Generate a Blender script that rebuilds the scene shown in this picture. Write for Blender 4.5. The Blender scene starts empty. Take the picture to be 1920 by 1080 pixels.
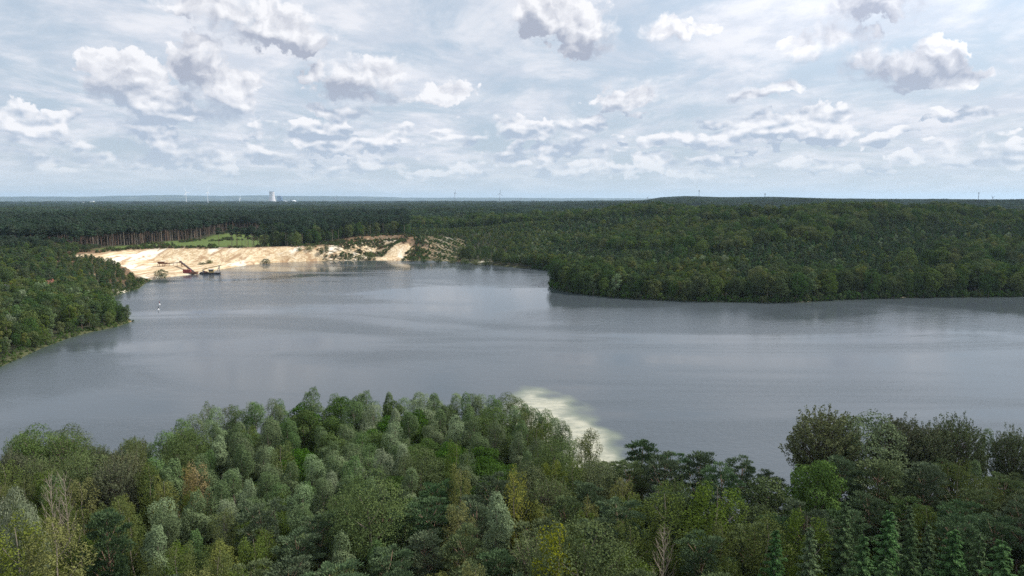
import bpy, math, random
import numpy as np
from mathutils import Vector
R = math.radians
C = bpy.context.scene.collection
sc = bpy.context.scene

# ------------------------------------------------------------------ camera
FPX = 1297.0; PITCH = math.atan(165/FPX); HC = 60.0
cd = bpy.data.cameras.new('camera'); cam = bpy.data.objects.new('camera', cd); C.objects.link(cam)
cam.location = (0, 0, HC); cam.rotation_euler = (math.pi/2-PITCH, 0, 0)
cd.sensor_width = 36; cd.lens = 36*FPX/1920; cd.clip_start = 1; cd.clip_end = 90000
sc.camera = cam

# ------------------------------------------------------------------ exposure / render
sc.view_settings.view_transform = 'Standard'; sc.view_settings.look = 'None'
sc.view_settings.exposure = 0.08; sc.view_settings.gamma = 1
sc.render.engine = 'CYCLES'
cy = sc.cycles
cy.max_bounces = 5; cy.diffuse_bounces = 2; cy.glossy_bounces = 2; cy.transmission_bounces = 2
cy.volume_bounces = 1; cy.transparent_max_bounces = 8
cy.use_denoising = False
cy.sample_clamp_indirect = 4

# ------------------------------------------------------------------ pixel -> direction / ground
def ray(px, py):
    xc = (px-960)/FPX; yc = -(py-540)/FPX
    return np.array([xc, math.cos(PITCH)+yc*math.sin(PITCH), -math.sin(PITCH)+yc*math.cos(PITCH)])
def G(px, py, z=0.0):
    d = ray(px, py); t = (z-HC)/d[2]
    return (d[0]*t, d[1]*t)
def azel(px, py):
    d = ray(px, py); return (math.atan2(d[0], d[1]), math.asin(d[2]/np.linalg.norm(d)))
def proj(x, y, z):
    dx, dy, dz = x, y, z-HC
    f = dy*math.cos(PITCH)-dz*math.sin(PITCH); u = dy*math.sin(PITCH)+dz*math.cos(PITCH)
    return 960+FPX*dx/f, 540-FPX*u/f

# ------------------------------------------------------------------ sky (world)
SUN_AZ, SUN_EL = R(72), R(47)
w = bpy.data.worlds.new('World'); sc.world = w; w.use_nodes = True
w.cycles.sampling_method = 'NONE'
nt = w.node_tree; nt.nodes.clear()
class NB:
    """tiny node builder"""
    def __init__(s, nt): s.nt = nt; s.L = nt.links
    def put(s, sock, v):
        if v is None: return
        if hasattr(v, 'is_output'): s.L.new(v, sock)
        else: sock.default_value = v
    def n(s, t, **kw):
        o = s.nt.nodes.new(t)
        for k, v in kw.items(): setattr(o, k, v)
        return o
    def m(s, op, a=None, b=None, c=None, clamp=False):
        o = s.n('ShaderNodeMath', operation=op, use_clamp=clamp)
        for i, v in enumerate((a, b, c)): s.put(o.inputs[i], v)
        return o.outputs[0]
    def v(s, op, a=None, b=None, c=None, scale=None):
        o = s.n('ShaderNodeVectorMath', operation=op)
        for i, x in enumerate((a, b, c)): s.put(o.inputs[i], x)
        if scale is not None: s.put(o.inputs[3], scale)
        return o.outputs[1] if op in ('LENGTH', 'DOT_PRODUCT', 'DISTANCE') else o.outputs[0]
    def mr(s, v, a, b, c=0.0, d=1.0, smooth=True):
        o = s.n('ShaderNodeMapRange', interpolation_type='SMOOTHSTEP' if smooth else 'LINEAR')
        for i, x in enumerate((v, a, b, c, d)): s.put(o.inputs[i], x)
        return o.outputs[0]
    def mix(s, f, a, b):
        o = s.n('ShaderNodeMix', data_type='RGBA')
        s.put(o.inputs[0], f); s.put(o.inputs[6], a if hasattr(a, 'is_output') else (*a, 1)); s.put(o.inputs[7], b if hasattr(b, 'is_output') else (*b, 1))
        return o.outputs[2]
    def noise(s, vec, scale, detail=4, rough=0.55, dist=0.0, dim='3D', color=False):
        o = s.n('ShaderNodeTexNoise', noise_dimensions=dim)
        s.put(o.inputs['Vector'], vec); o.inputs['Scale'].default_value = scale; o.inputs['Detail'].default_value = detail
        o.inputs['Roughness'].default_value = rough; o.inputs['Distortion'].default_value = dist
        return o.outputs['Color'] if color else o.outputs['Fac']
    def xyz(s, x, y, z):
        o = s.n('ShaderNodeCombineXYZ')
        for i, v in enumerate((x, y, z)): s.put(o.inputs[i], v)
        return o.outputs[0]

B = NB(nt)
out = B.n('ShaderNodeOutputWorld'); bg = B.n('ShaderNodeBackground'); bg.inputs['Strength'].default_value = 0.103
sky = B.n('ShaderNodeTexSky', sky_type='NISHITA', sun_disc=False, sun_elevation=SUN_EL, sun_rotation=SUN_AZ,
          altitude=100, air_density=1.0, dust_density=2.5, ozone_density=1.0)
tc = B.n('ShaderNodeTexCoord'); D = B.v('NORMALIZE', tc.outputs['Generated'])
sp = B.n('ShaderNodeSeparateXYZ'); B.L.new(D, sp.inputs[0]); dx, dy, dz = sp.outputs
az = B.m('ARCTAN2', dx, dy); el = B.m('ARCSINE', dz)
P = B.xyz(az, el, 0.0)                                 # direction on the sky as azimuth, elevation
# high thin cloud sheet, laid out on a level plane so it closes up towards the horizon
inv = B.m('DIVIDE', 1.0, B.m('ADD', B.m('MAXIMUM', dz, 0.0), 0.13))
pl = B.v('SCALE', B.xyz(dx, dy, 0.0), scale=inv)
pl2 = B.v('MULTIPLY', pl, (1.0, 0.8, 1.0))
veil = B.noise(pl2, 1.5, 8, 0.66, 0.5)
veilm = B.mr(veil, 0.36, 0.60, 0.12, 1.0)
# more blue showing in the low right and in the left upper corner, whiter at the upper right
big = B.noise(P, 3.1, 2, 0.5)
veilm = B.m('MULTIPLY', veilm, B.mr(big, 0.30, 0.58, 0.70, 1.0))
veilc = B.mix(B.mr(B.noise(pl2, 3.2, 6, 0.65), 0.38, 0.62), (6.1, 6.6, 7.5), (7.9, 8.05, 8.6))
bluesky = B.mix(0.75, sky.outputs[0], (4.9, 6.0, 7.2))
col = B.mix(veilm, bluesky, veilc)
# noise shared by the heaps
warp = B.v('SCALE', B.v('SUBTRACT', B.noise(P, 14, 4, 0.6, dim='2D', color=True), (0.5, 0.5, 0.5)), scale=0.04)
PW = B.v('ADD', P, warp)
def billow(vec):
    vo = B.n('ShaderNodeTexVoronoi', voronoi_dimensions='2D', feature='SMOOTH_F1')
    B.put(vo.inputs['Vector'], vec); vo.inputs['Scale'].default_value = 32; vo.inputs['Detail'].default_value = 4.0
    vo.inputs['Roughness'].default_value = 0.5; vo.inputs['Smoothness'].default_value = 0.5; vo.normalize = True
    return vo.outputs['Distance']
PV = B.v('MULTIPLY', PW, (1.0, 1.25, 1.0))
n1 = billow(PV); n2 = billow(B.v('ADD', PV, (0.008, 0.011, 0)))
fine = B.noise(P, 60, 5, 0.6, dim='2D')
# (px, py, rx, ry) of every heap of the photograph
CUM = [(500,48,95,40),(430,22,80,30),(560,70,52,26),(380,0,90,22),
 (205,122,45,28),(240,140,60,42),(285,190,62,45),(330,200,55,28),(190,165,30,30),
 (375,125,62,50),(420,170,62,42),(385,80,34,16),(350,215,110,24),
 (660,150,80,36),(720,140,50,28),(690,180,85,14),
 (60,240,75,26),(120,262,40,9),(20,225,60,30),
 (290,255,75,24),(340,288,85,20),(170,300,60,14),(290,305,60,12),(80,300,70,14),
 (1040,30,72,38),(1110,60,52,44),(1075,92,32,12),(1000,12,45,20),
 (1680,130,105,30),(1740,112,60,34),(1790,138,80,17),(1620,110,48,26),(1690,160,60,9),
 (1650,10,110,26),(1560,72,70,20),(1500,90,40,22),
 (1175,182,60,22),(1215,175,22,24),(985,243,72,20),(1090,240,66,22),(950,232,34,15),
 (1545,225,55,30),(1555,255,65,12),(1430,243,58,22),(1375,255,52,18),(1300,262,58,18),
 (1035,282,52,15),(935,292,42,9),(1130,290,22,8),(1170,280,16,6),(830,254,22,8),(760,246,34,10),
 (600,245,66,15),(640,272,80,18),(560,262,40,15),(720,268,60,10),(480,292,44,14),(540,300,34,9),(590,325,34,8),
 (880,315,26,10),(960,305,50,12),(1055,318,42,14),(1110,312,48,14),(1165,315,26,8),(1230,308,44,14),(1300,325,60,12),
 (1640,272,24,12),(1505,306,36,9),(1590,312,40,9),(1700,300,40,10),(1780,280,36,14),(1850,292,64,20),(1900,295,40,14),(1820,300,80,9),
 (1400,180,62,12),(1480,165,40,12),(1340,300,50,10),(710,310,60,12),(780,325,50,9),(410,312,40,9),(1770,207,18,5),(640,212,60,12),(1250,60,40,24),(1330,60,26,12),(835,170,44,18)]
DARK = [(500,84,110,17),(560,95,45,8),(200,195,34,40),(260,225,75,16),(330,235,90,12),(400,205,80,14),(355,150,30,50),
 (680,182,80,16),(640,165,50,16),(80,262,90,10),(200,255,50,18),(340,292,90,18),(985,60,36,34),(1100,95,50,10),
 (1650,140,90,28),(1700,158,110,12),(1800,138,80,12),(1650,16,120,28),(1780,120,40,20),(1160,195,50,12),(990,252,80,8),(1100,250,50,8),
 (1545,258,60,8),(1430,262,60,8),(1300,276,60,12),(1035,288,50,10),(935,296,40,7),(640,285,100,12),(600,258,60,8),(720,276,60,6),
 (1840,305,90,8),(1640,278,22,8),(1400,186,62,8),(490,300,50,8),(300,308,60,8),(1170,282,16,5),(830,256,20,5),(1130,293,22,5)]
def field(lst, src, k=0.22):
    acc = None
    for px, py, rx, ry in lst:
        a, e = azel(px, py); cs = math.cos(math.atan((px-960)/FPX))**2
        sx = FPX/(rx*cs); sy = FPX/(ry)
        ln = B.v('LENGTH', B.v('MULTIPLY_ADD', src, (sx, sy, 0), (-a*sx, -e*sy, 0)))
        acc = ln if acc is None else B.m('SMOOTH_MIN', acc, ln, k)
    return acc
fm = field(CUM, PW)
F = B.m('SUBTRACT', 1.15, fm)
# many small far heaps low over the horizon
bandn = B.noise(B.v('ADD', B.v('MULTIPLY', P, (1.0, 2.1, 1.0)), (0.37, 0.11, 0)), 23, 2, 0.5, dim='2D')
band = B.m('MULTIPLY', B.mr(el, 0.012, 0.035), B.mr(el, 0.17, 0.09))
bandu = B.noise(B.v('ADD', B.v('MULTIPLY', P, (1.0, 2.1, 1.0)), (0.37, 0.122, 0)), 23, 2, 0.5, dim='2D')
bF = B.m('SUBTRACT', B.m('MULTIPLY', B.m('SUBTRACT', bandn, 0.545), 5.0), B.m('MULTIPLY', B.m('SUBTRACT', 1.0, band), 2.5))
F = B.m('MAXIMUM', F, bF)
F = B.m('ADD', F, B.m('MULTIPLY', B.m('SUBTRACT', 0.30, n1), 1.6))
F = B.m('ADD', F, B.m('MULTIPLY', B.m('SUBTRACT', fine, 0.5), 0.9))
wisp = B.mr(B.noise(P, 9, 3, 0.5, dim='2D'), 0.42, 0.62, 0.18, 0.95)
am = B.n('ShaderNodeMapRange', interpolation_type='SMOOTHSTEP')
B.put(am.inputs[0], F); am.inputs[1].default_value = 0.0; B.put(am.inputs[2], wisp); am.inputs[3].default_value = 0; am.inputs[4].default_value = 0.96
alpha = am.outputs[0]
dk = B.mr(B.m('ADD', field(DARK, PW, 0.3), B.m('MULTIPLY', B.m('SUBTRACT', n1, 0.4), 0.5)), 1.35, 0.35, 0.0, 1.0)
relief = B.m('MULTIPLY', B.m('SUBTRACT', n2, n1), 2.1)
# bases: more cloud straight above than here; tops: less
fu = field(CUM, B.v('ADD', PW, (0.008, 0.028, 0.0)))
base_ = B.m('MINIMUM', B.m('MAXIMUM', B.m('MULTIPLY', B.m('SUBTRACT', fm, fu), 0.8), -0.5), 0.62)
lit = B.m('ADD', B.m('SUBTRACT', B.m('SUBTRACT', 0.56, B.m('MULTIPLY', base_, 0.80)), B.m('MULTIPLY', dk, 0.52)), relief)
lit = B.m('SUBTRACT', lit, B.m('MULTIPLY', B.m('MAXIMUM', F, 0.0), 0.26))
lit = B.m('SUBTRACT', lit, B.m('MULTIPLY', B.m('MULTIPLY', B.m('SUBTRACT', bandu, bandn), 3.2), band))
lit = B.m('ADD', lit, B.m('MULTIPLY', B.m('SUBTRACT', fine, 0.5), 0.35), clamp=True)
heapc = B.mix(lit, B.mix(band, (3.9, 4.25, 5.2), (4.3, 5.05, 6.2)), (9.0, 9.0, 9.3))
col = B.mix(alpha, col, heapc)
# air brightness towards the horizon, evening out the sheet
hz = B.mr(el, 0.0, 0.085, 0.78, 0.0)
col = B.mix(hz, col, (5.9, 6.6, 7.15))
# brighter, thinner cloud high on the sun's side
glow = B.m('MULTIPLY', B.mr(az, 0.0, 0.65), B.mr(el, 0.07, 0.36))
col = B.v('SCALE', col, scale=B.m('ADD', 1.0, B.m('MULTIPLY', glow, 0.42)))
B.L.new(col, bg.inputs['Color']); B.L.new(bg.outputs[0], out.inputs['Surface'])

# ------------------------------------------------------------------ sun
sl = bpy.data.lights.new('sun', 'SUN'); sl.energy = 5.0; sl.angle = R(2.5); sl.color = (1.0, 0.95, 0.87)
so = bpy.data.objects.new('sun', sl); C.objects.link(so)
sd = Vector((math.sin(SUN_AZ)*math.cos(SUN_EL), math.cos(SUN_AZ)*math.cos(SUN_EL), math.sin(SUN_EL)))
so.rotation_euler = sd.to_track_quat('Z', 'Y').to_euler(); so.location = (0, 0, 200)

# ------------------------------------------------------------------ helpers
def tag(o, label=None, cat=None, group=None, kind=None):
    if label: o['label'] = label
    if cat: o['category'] = cat
    if group: o['group'] = group
    if kind: o['kind'] = kind
    return o
def mesh_np(name, V, F4, mats=(), attrs=None, midx=None, smooth=False):
    """V (n,3); F4 (m,k) index array"""
    me = bpy.data.meshes.new(name)
    V = np.asarray(V, np.float32); F4 = np.asarray(F4, np.int32); k = F4.shape[1]
    me.vertices.add(len(V)); me.vertices.foreach_set('co', V.ravel())
    me.loops.add(F4.size); me.loops.foreach_set('vertex_index', F4.ravel())
    me.polygons.add(len(F4)); me.polygons.foreach_set('loop_start', np.arange(0, F4.size, k, dtype=np.int32))
    me.polygons.foreach_set('loop_total', np.full(len(F4), k, np.int32))
    if midx is not None: me.polygons.foreach_set('material_index', np.asarray(midx, np.int32))
    me.polygons.foreach_set('use_smooth', np.full(len(F4), smooth))
    for m in mats: me.materials.append(m)
    for a, val in (attrs or {}).items():
        at = me.attributes.new(a, 'FLOAT', 'POINT'); at.data.foreach_set('value', np.asarray(val, np.float32))
    me.update(); me.validate(); return me
def obj(name, me, parent=None, loc=None):
    o = bpy.data.objects.new(name, me); C.objects.link(o)
    if parent: o.parent = parent
    if loc is not None: o.location = loc
    return o
class MB:
    """collects boxes, tubes and lathes into one mesh"""
    def __init__(s): s.v = []; s.f = []
    def add(s, v, f):
        b = len(s.v); s.v += [tuple(map(float, p)) for p in v]; s.f += [tuple(i+b for i in q) for q in f]; return s
    def box(s, x0, x1, y0, y1, z0, z1, rz=0, o=(0,0,0)):
        c, sn = math.cos(rz), math.sin(rz); v = []
        for z in (z0, z1):
            for x, y in ((x0,y0),(x1,y0),(x1,y1),(x0,y1)):
                v.append((o[0]+x*c-y*sn, o[1]+x*sn+y*c, o[2]+z))
        return s.add(v, [(3,2,1,0),(4,5,6,7),(0,1,5,4),(1,2,6,5),(2,3,7,6),(3,0,4,7)])
    def bar(s, a, b, w, h=None):
        a = Vector(a); b = Vector(b); d = (b-a).normalized(); h = h or w
        sd_ = d.cross(Vector((0,0,1)));  sd_ = sd_.normalized() if sd_.length > 1e-3 else Vector((1,0,0)); up = sd_.cross(d)
        v = [p + sd_*(i*w/2) + up*(j*h/2) for p in (a, b) for i, j in ((-1,-1),(1,-1),(1,1),(-1,1))]
        return s.add(v, [(3,2,1,0),(4,5,6,7),(0,1,5,4),(1,2,6,5),(2,3,7,6),(3,0,4,7)])
    def tube(s, pts, rad, n=6):
        rings = []
        for i, p in enumerate(pts):
            p = Vector(p); q = Vector(pts[min(i+1, len(pts)-1)])-Vector(pts[max(i-1, 0)])
            q.normalize(); a = q.cross(Vector((0.3,0.9,0.1))).normalized(); b = q.cross(a)
            r = rad[i]
            rings += [p+a*(r*math.cos(2*math.pi*k/n))+b*(r*math.sin(2*math.pi*k/n)) for k in range(n)]
        f = [(i*n+k, i*n+(k+1)%n, (i+1)*n+(k+1)%n, (i+1)*n+k) for i in range(len(pts)-1) for k in range(n)]
        return s.add(rings, f)
    def lathe(s, prof, n=24, o=(0,0,0)):
        v = [(o[0]+r*math.cos(2*math.pi*k/n), o[1]+r*math.sin(2*math.pi*k/n), o[2]+z) for r, z in prof for k in range(n)]
        f = [(i*n+k, i*n+(k+1)%n, (i+1)*n+(k+1)%n, (i+1)*n+k) for i in range(len(prof)-1) for k in range(n)]
        f.append(tuple(range((len(prof)-1)*n, len(prof)*n)))
        return s.add(v, f)
    def mesh(s, name, mat, smooth=False):
        me = bpy.data.meshes.new(name); me.from_pydata(s.v, [], s.f)
        if mat: me.materials.append(mat)
        if smooth:
            for p in me.polygons: p.use_smooth = True
        me.update(); return me
    def build(s, name, mat, parent=None, smooth=False):
        return obj(name, s.mesh(name, mat, smooth), parent)
def empty(name, loc=(0,0,0), rz=0.0):
    o = bpy.data.objects.new(name, None); C.objects.link(o); o.location = loc; o.rotation_euler = (0,0,rz); o.empty_display_size = 2
    return o

# ------------------------------------------------------------------ materials
def mat(name, base, rough=0.7, metal=0.0, var=0.12, vscale=0.5):
    m = bpy.data.materials.new(name); m.use_nodes = True; b = NB(m.node_tree)
    p = m.node_tree.nodes['Principled BSDF']; p.inputs['Roughness'].default_value = rough; p.inputs['Metallic'].default_value = metal
    g = b.n('ShaderNodeNewGeometry')
    n = b.noise(g.outputs['Position'], vscale, 5, 0.6)
    c = b.mix(n, tuple(x*(1-var) for x in base), tuple(min(1, x*(1+var)) for x in base)); b.L.new(c, p.inputs['Base Color'])
    return m
def leaf_mat(name, ca, cb, cc=None, hue=0.02, val=0.28, trans=0.13):
    m = bpy.data.materials.new(name); m.use_nodes = True; t = m.node_tree; t.nodes.clear(); b = NB(t)
    oi = b.n('ShaderNodeObjectInfo'); at = b.n('ShaderNodeAttribute', attribute_name='var')
    c = b.mix(at.outputs['Fac'], ca, cb)
    if cc: c = b.mix(b.m('MULTIPLY', b.m('GREATER_THAN', oi.outputs['Random'], 0.72), 0.7), c, cc)
    h = b.n('ShaderNodeHueSaturation')
    wn = b.n('ShaderNodeTexWhiteNoise', noise_dimensions='1D'); b.put(wn.inputs['W'], b.m('MULTIPLY', oi.outputs['Random'], 91.7))
    b.put(h.inputs['Hue'], b.m('ADD', 0.5-hue, b.m('MULTIPLY', wn.outputs['Value'], 2*hue)))
    b.put(h.inputs['Value'], b.m('ADD', 1-val, b.m('MULTIPLY', oi.outputs['Random'], 2*val)))
    b.put(h.inputs['Saturation'], b.m('ADD', 0.85, b.m('MULTIPLY', wn.outputs['Value'], 0.3)))
    b.L.new(c, h.inputs['Color'])
    d = b.n('ShaderNodeBsdfDiffuse'); tr = b.n('ShaderNodeBsdfTranslucent'); mx = b.n('ShaderNodeMixShader'); mx.inputs[0].default_value = trans
    b.L.new(h.outputs[0], d.inputs[0]); b.L.new(h.outputs[0], tr.inputs[0]); b.L.new(d.outputs[0], mx.inputs[1]); b.L.new(tr.outputs[0], mx.inputs[2])
    o = b.n('ShaderNodeOutputMaterial'); b.L.new(mx.outputs[0], o.inputs[0]); return m
M = {
 'willow': leaf_mat('willow_leaves', (.080,.130,.050), (.215,.275,.135), (.20,.245,.145), 0.015, .25),
 'palewillow': leaf_mat('pale_willow_leaves', (.17,.20,.12), (.27,.29,.20), None, 0.01, .08),
 'maple': leaf_mat('maple_leaves', (.048,.092,.020), (.100,.160,.040), None, 0.015, .22),
 'birch': leaf_mat('birch_leaves', (.066,.098,.024), (.145,.178,.050), (.15,.155,.045), 0.015, .22),
 'pine': leaf_mat('pine_needles', (.045,.076,.036), (.120,.168,.085), (.085,.11,.042), 0.02, .25, .08),
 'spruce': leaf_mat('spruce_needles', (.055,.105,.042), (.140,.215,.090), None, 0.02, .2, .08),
 'poplar': leaf_mat('poplar_leaves', (.070,.088,.042), (.155,.175,.095), (.11,.125,.05), 0.015, .2),
 'aspen': leaf_mat('aspen_leaves', (.058,.088,.032), (.150,.185,.074), None, 0.015, .2),
 'oak': leaf_mat('oak_leaves', (.044,.076,.028), (.115,.160,.058), (.115,.14,.045), 0.02, .22),
 'autumn': leaf_mat('autumn_leaves', (.22,.17,.07), (.33,.27,.12), None, 0.01, .1),
 'yellow': leaf_mat('yellow_leaves', (.15,.17,.02), (.26,.26,.03), None, 0.01, .1),
 'heather': leaf_mat('heath_brush', (.05,.065,.028), (.11,.10,.055), (.13,.085,.05), 0.02, .25),
 'farwood': leaf_mat('far_wood_leaves', (.032,.052,.026), (.062,.088,.040), (.06,.08,.03), 0.03, .3, .1),
 'farpine': leaf_mat('far_pine_needles', (.036,.058,.036), (.068,.098,.060), None, 0.02, .25, .08),
 'bark': mat('grey_bark', (.16,.13,.10), .9, var=.3, vscale=3),
 'palebark': mat('pale_bark', (.24,.20,.155), .85, var=.3, vscale=2),
 'pinebark': mat('pine_bark', (.22,.14,.095), .9, var=.3, vscale=2),
 'concrete': mat('tower_concrete', (.62,.58,.57), .85, var=.05, vscale=.02),
 'bluepanel': mat('blue_cladding', (.10,.17,.27), .5, var=.08, vscale=.05),
 'whitepaint': mat('white_paint', (.78,.78,.78), .4, var=.04, vscale=.2),
 'greysteel': mat('grey_steel', (.28,.29,.31), .5, .3, var=.1),
 'rust': mat('rusty_steel', (.16,.075,.045), .8, .1, var=.35, vscale=1.5),
 'red': mat('red_paint', (.20,.03,.03), .5, var=.2, vscale=1),
 'dark': mat('dark_hull', (.035,.035,.04), .6, var=.3),
 'yellowp': mat('ochre_paint', (.42,.30,.12), .6, var=.2),
 'rooftile': mat('red_roof_tiles', (.30,.115,.075), .8, var=.25, vscale=1.2),
 'roofgrey': mat('grey_roof', (.27,.28,.30), .7, var=.15),
 'wall': mat('plaster_wall', (.55,.52,.46), .85, var=.08),
 'glass': mat('window_glass', (.04,.05,.06), .1, var=.1),
}

# ------------------------------------------------------------------ layout polygons (world metres)
near_top = [(-420,900),(-150,868),(0,852),(50,812),(160,806),(275,822),(330,780),(450,752),(600,737),(730,730),(850,727),(965,731),(1040,768),(1100,808),(1165,842),(1230,852),(1300,866),(1400,872),(1480,876),(1510,850),(1560,845),(1700,842),(1850,838),(1990,845),(2250,850)]
near_shore = []
for px, py in near_top:
    x, y = G(px, py, 17.0); L = math.hypot(x, y); near_shore.append((x*(L+9)/L, y*(L+9)/L))
far_shore_px = [(2300,548),(2100,552),(1920,556),(1800,557),(1700,558),(1600,561),(1525,565),(1500,567),(1440,567),(1300,565),(1200,561),(1100,553),(1055,546),(1034,537),(1040,527),(1075,518),(1060,511),(1030,507),(1000,504),(960,501),(930,498),(900,494),(860,491),(800,488),(760,489),(700,488),(600,489),(520,492),(480,495),(440,501),(405,507),(370,514),(320,519),(285,524),(274,530),(262,541),(236,548),(211,557),(216,572),(236,592),(250,603),(215,614),(175,622),(130,634),(80,653),(40,671),(0,689),(-80,720),(-200,760),(-420,800)]
far_shore = [G(*p) for p in far_shore_px]
LAKE = np.array(near_shore + far_shore)
pit_px = [(108,484,12),(160,477,13),(230,469,13),(300,464,14),(400,464,14),(480,463,14),(550,461,14),(610,458,14),(660,451,15),(715,446,15.5),(757,445,16),(768,458,12),(775,478,4),(764,490,0),(700,493,0),(600,495,0),(480,500,0),(400,512,0),(320,524,0),(285,530,0),(262,520,2),(240,505,4),(190,492,8)]
PIT = np.array([G(*p) for p in pit_px])
PITEDGE = PIT[:12]
def segdist(x, y, poly, closed=True):
    d = np.full(x.shape, 1e18); n = len(poly)
    for i in range(n if closed else n-1):
        ax, ay = poly[i]; bx, by = poly[(i+1) % n]; ex, ey = bx-ax, by-ay
        t = np.clip(((x-ax)*ex+(y-ay)*ey)/(ex*ex+ey*ey+1e-9), 0, 1)
        d = np.minimum(d, (x-ax-t*ex)**2+(y-ay-t*ey)**2)
    return np.sqrt(d)
def inside(x, y, poly):
    r = np.zeros(x.shape, bool); n = len(poly)
    for i in range(n):
        ax, ay = poly[i]; bx, by = poly[(i+1) % n]
        if ay == by: continue
        r ^= ((ay > y) != (by > y)) & (x < (bx-ax)*(y-ay)/(by-ay)+ax)
    return r
def sdf(x, y, poly): d = segdist(x, y, poly); return np.where(inside(x, y, poly), -d, d)
def ss(a, b, v): t = np.clip((v-a)/(b-a), 0, 1); return t*t*(3-2*t)
_rs = np.random.RandomState(7); _tab = _rs.rand(256, 256)
def vnoise(x, y):
    xi = np.floor(x).astype(int); yi = np.floor(y).astype(int); fx = x-xi; fy = y-yi; fx = fx*fx*(3-2*fx); fy = fy*fy*(3-2*fy)
    g = lambda a, b: _tab[a & 255, b & 255]
    return (g(xi,yi)*(1-fx)+g(xi+1,yi)*fx)*(1-fy)+(g(xi,yi+1)*(1-fx)+g(xi+1,yi+1)*fx)*fy
def fbm(x, y, o=4):
    s = 0; a = .5; t = 0
    for i in range(o): s = s+a*vnoise(x*2**i+17*i, y*2**i+5*i); t += a; a *= .5
    return s/t
def height(x, y, full=False):
    dl = sdf(x, y, LAKE); r = np.hypot(x, y)+1e-6; u = np.where(y > 1, x/np.maximum(y, 1), np.sign(x)*2)
    n = fbm(x/90, y/90)-.5
    plat = np.interp(u, [-.8,-.5,-.15,-.05,.05,.15,.4,.8], [11,13,15,15,20,26,32,33])
    far = ss(380, 620, y)
    run = np.interp(u, [-.8,-.3,-.1,.0,.15,.4,.8], [150,120,130,260,330,330,340])
    h = 1.2*ss(0, 5, dl)+1.0*ss(0, 40, dl)
    up = ss(0, 1, dl/run)
    hf = plat*up+(n*22+(fbm(x/210+7, y/210+2, 3)-.5)*30*ss(-.05, .1, u))*ss(50, 330, dl)
    hf = hf*(1-.62*ss(.02, .14, u)*ss(930, 1330, r)*(1-ss(2000, 2600, r)))
    h = h+np.where(y > 330, 1, 0)*ss(330, 420, y)*hf*ss(0, 20, dl)
    # the sand pit, a face falling from the plateau edge to a flat beach
    dp = sdf(x, y, PIT); de = segdist(x, y, PITEDGE, False)
    foot = 1.0+.012*np.maximum(dl, 0)
    gully = (fbm(x/9, y/14, 4)-.5)*3.2+(fbm(x/30+9, y/40, 3)-.5)*5
    face = foot+(14-foot)*(1-ss(0, 52, de+gully*2))+gully*.55*ss(0, 8, de)*(1-ss(40, 75, de))
    pitz = np.where(dl > 0, face*ss(0, 6, dl), 0)
    h = np.where((dp < 0), pitz, h)
    rim = (dp >= 0) & (dp < 60) & (dl > 25) & (y > 500) & (de < dp+3) & (u > -.64)
    h = np.where(rim, h*(dp/60)+np.maximum(h, 14)*(1-dp/60), h)
    # distant ridge at about 4.6 km and blue hills at about 26 km
    ridge = np.interp(u, [-.8,-.25,-.16,-.1,-.02,.05,.13,.19,.215,.25,.30,.37,.45,.55,.66,.8], [16,15,24,27,28,30,36,40,60,69,60,62,53,47,44,40])
    k = ss(2300, 4600, r)
    h = h*(1-k)+ridge*k*(1-ss(4700, 7500, r))+18*ss(4700, 7500, r)
    h = h+ (fbm(x/700, y/700, 4)-.5)*10*k*(1-ss(5000,7000,r))
    hp = np.interp(u, [-.8,-.66,-.55,-.48,-.38,-.28,-.2,-.1,0,.1,.8], [150,165,190,235,205,190,170,140,128,110,90])+ (fbm(u*14, r/6000, 5)-.5)*90
    kk = ss(19000, 25500, r)*(1-.3*ss(26500, 30000, r))
    h = h*(1-kk)+hp*kk
    h = np.where(dl < 0, np.maximum(-4, -.15+dl*.10), h)
    if full: return h, dl, dp, de, u, r
    return h
def hz1(x, y): return float(height(np.array([x], float), np.array([y], float))[0])

# ------------------------------------------------------------------ ground sheet
azs = np.concatenate([np.arange(-180, -42, 4.0), np.arange(-42, 42.01, .17), np.arange(46, 180, 4.0)])
rs = [4.0]
while rs[-1] < 30000:
    r_ = rs[-1]; rs.append(r_*(1.035 if r_ < 100 else 1.0075 if r_ < 1100 else 1.02 if r_ < 20000 else 1.015))
rs = np.array(rs); na = len(azs); nr = len(rs)
A, RR = np.meshgrid(np.radians(azs), rs); X = (RR*np.sin(A)).ravel(); Y = (RR*np.cos(A)).ravel()
Hh, DL, DP, DE, U, RD = height(X, Y, True)
i, j = np.meshgrid(np.arange(nr-1), np.arange(na), indexing='ij'); j2 = (j+1) % na
quads = np.stack([i*na+j, i*na+j2, (i+1)*na+j2, (i+1)*na+j], -1).reshape(-1, 4)[:, ::-1]
V = np.stack([X, Y, Hh], 1)
cen = len(V); V = np.vstack([V, [0, 0, Hh[0]]])
inpit = ss(3, -3, DP+(fbm(X/12, Y/12)-.5)*10)
PX, PY = proj(X, np.maximum(Y, 1), Hh)
def pxpoly(pts, z):
    return np.array([G(a, b, z) for a, b in pts])
sandy = inpit.copy()
STRIPE = pxpoly([(795,452),(872,453),(866,462),(838,478),(815,480),(800,470)], 12)
sdS = sdf(X, Y, STRIPE); sandy = np.maximum(sandy, .40*ss(8, -8, sdS+(fbm(X/14, Y/14)-.5)*22))
for bx, by, rr in [(850,489,9),(905,492,5),(240,547,10),(188,525,9),(150,527,0.1),(1520,565,5),(1700,557,6),(255,601,3)]:
    qx, qy = G(bx, by, 0.5 if by > 485 else 3); sandy = np.maximum(sandy, ss(rr, rr*.4, np.hypot((X-qx)*.5, Y-qy)))
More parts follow.
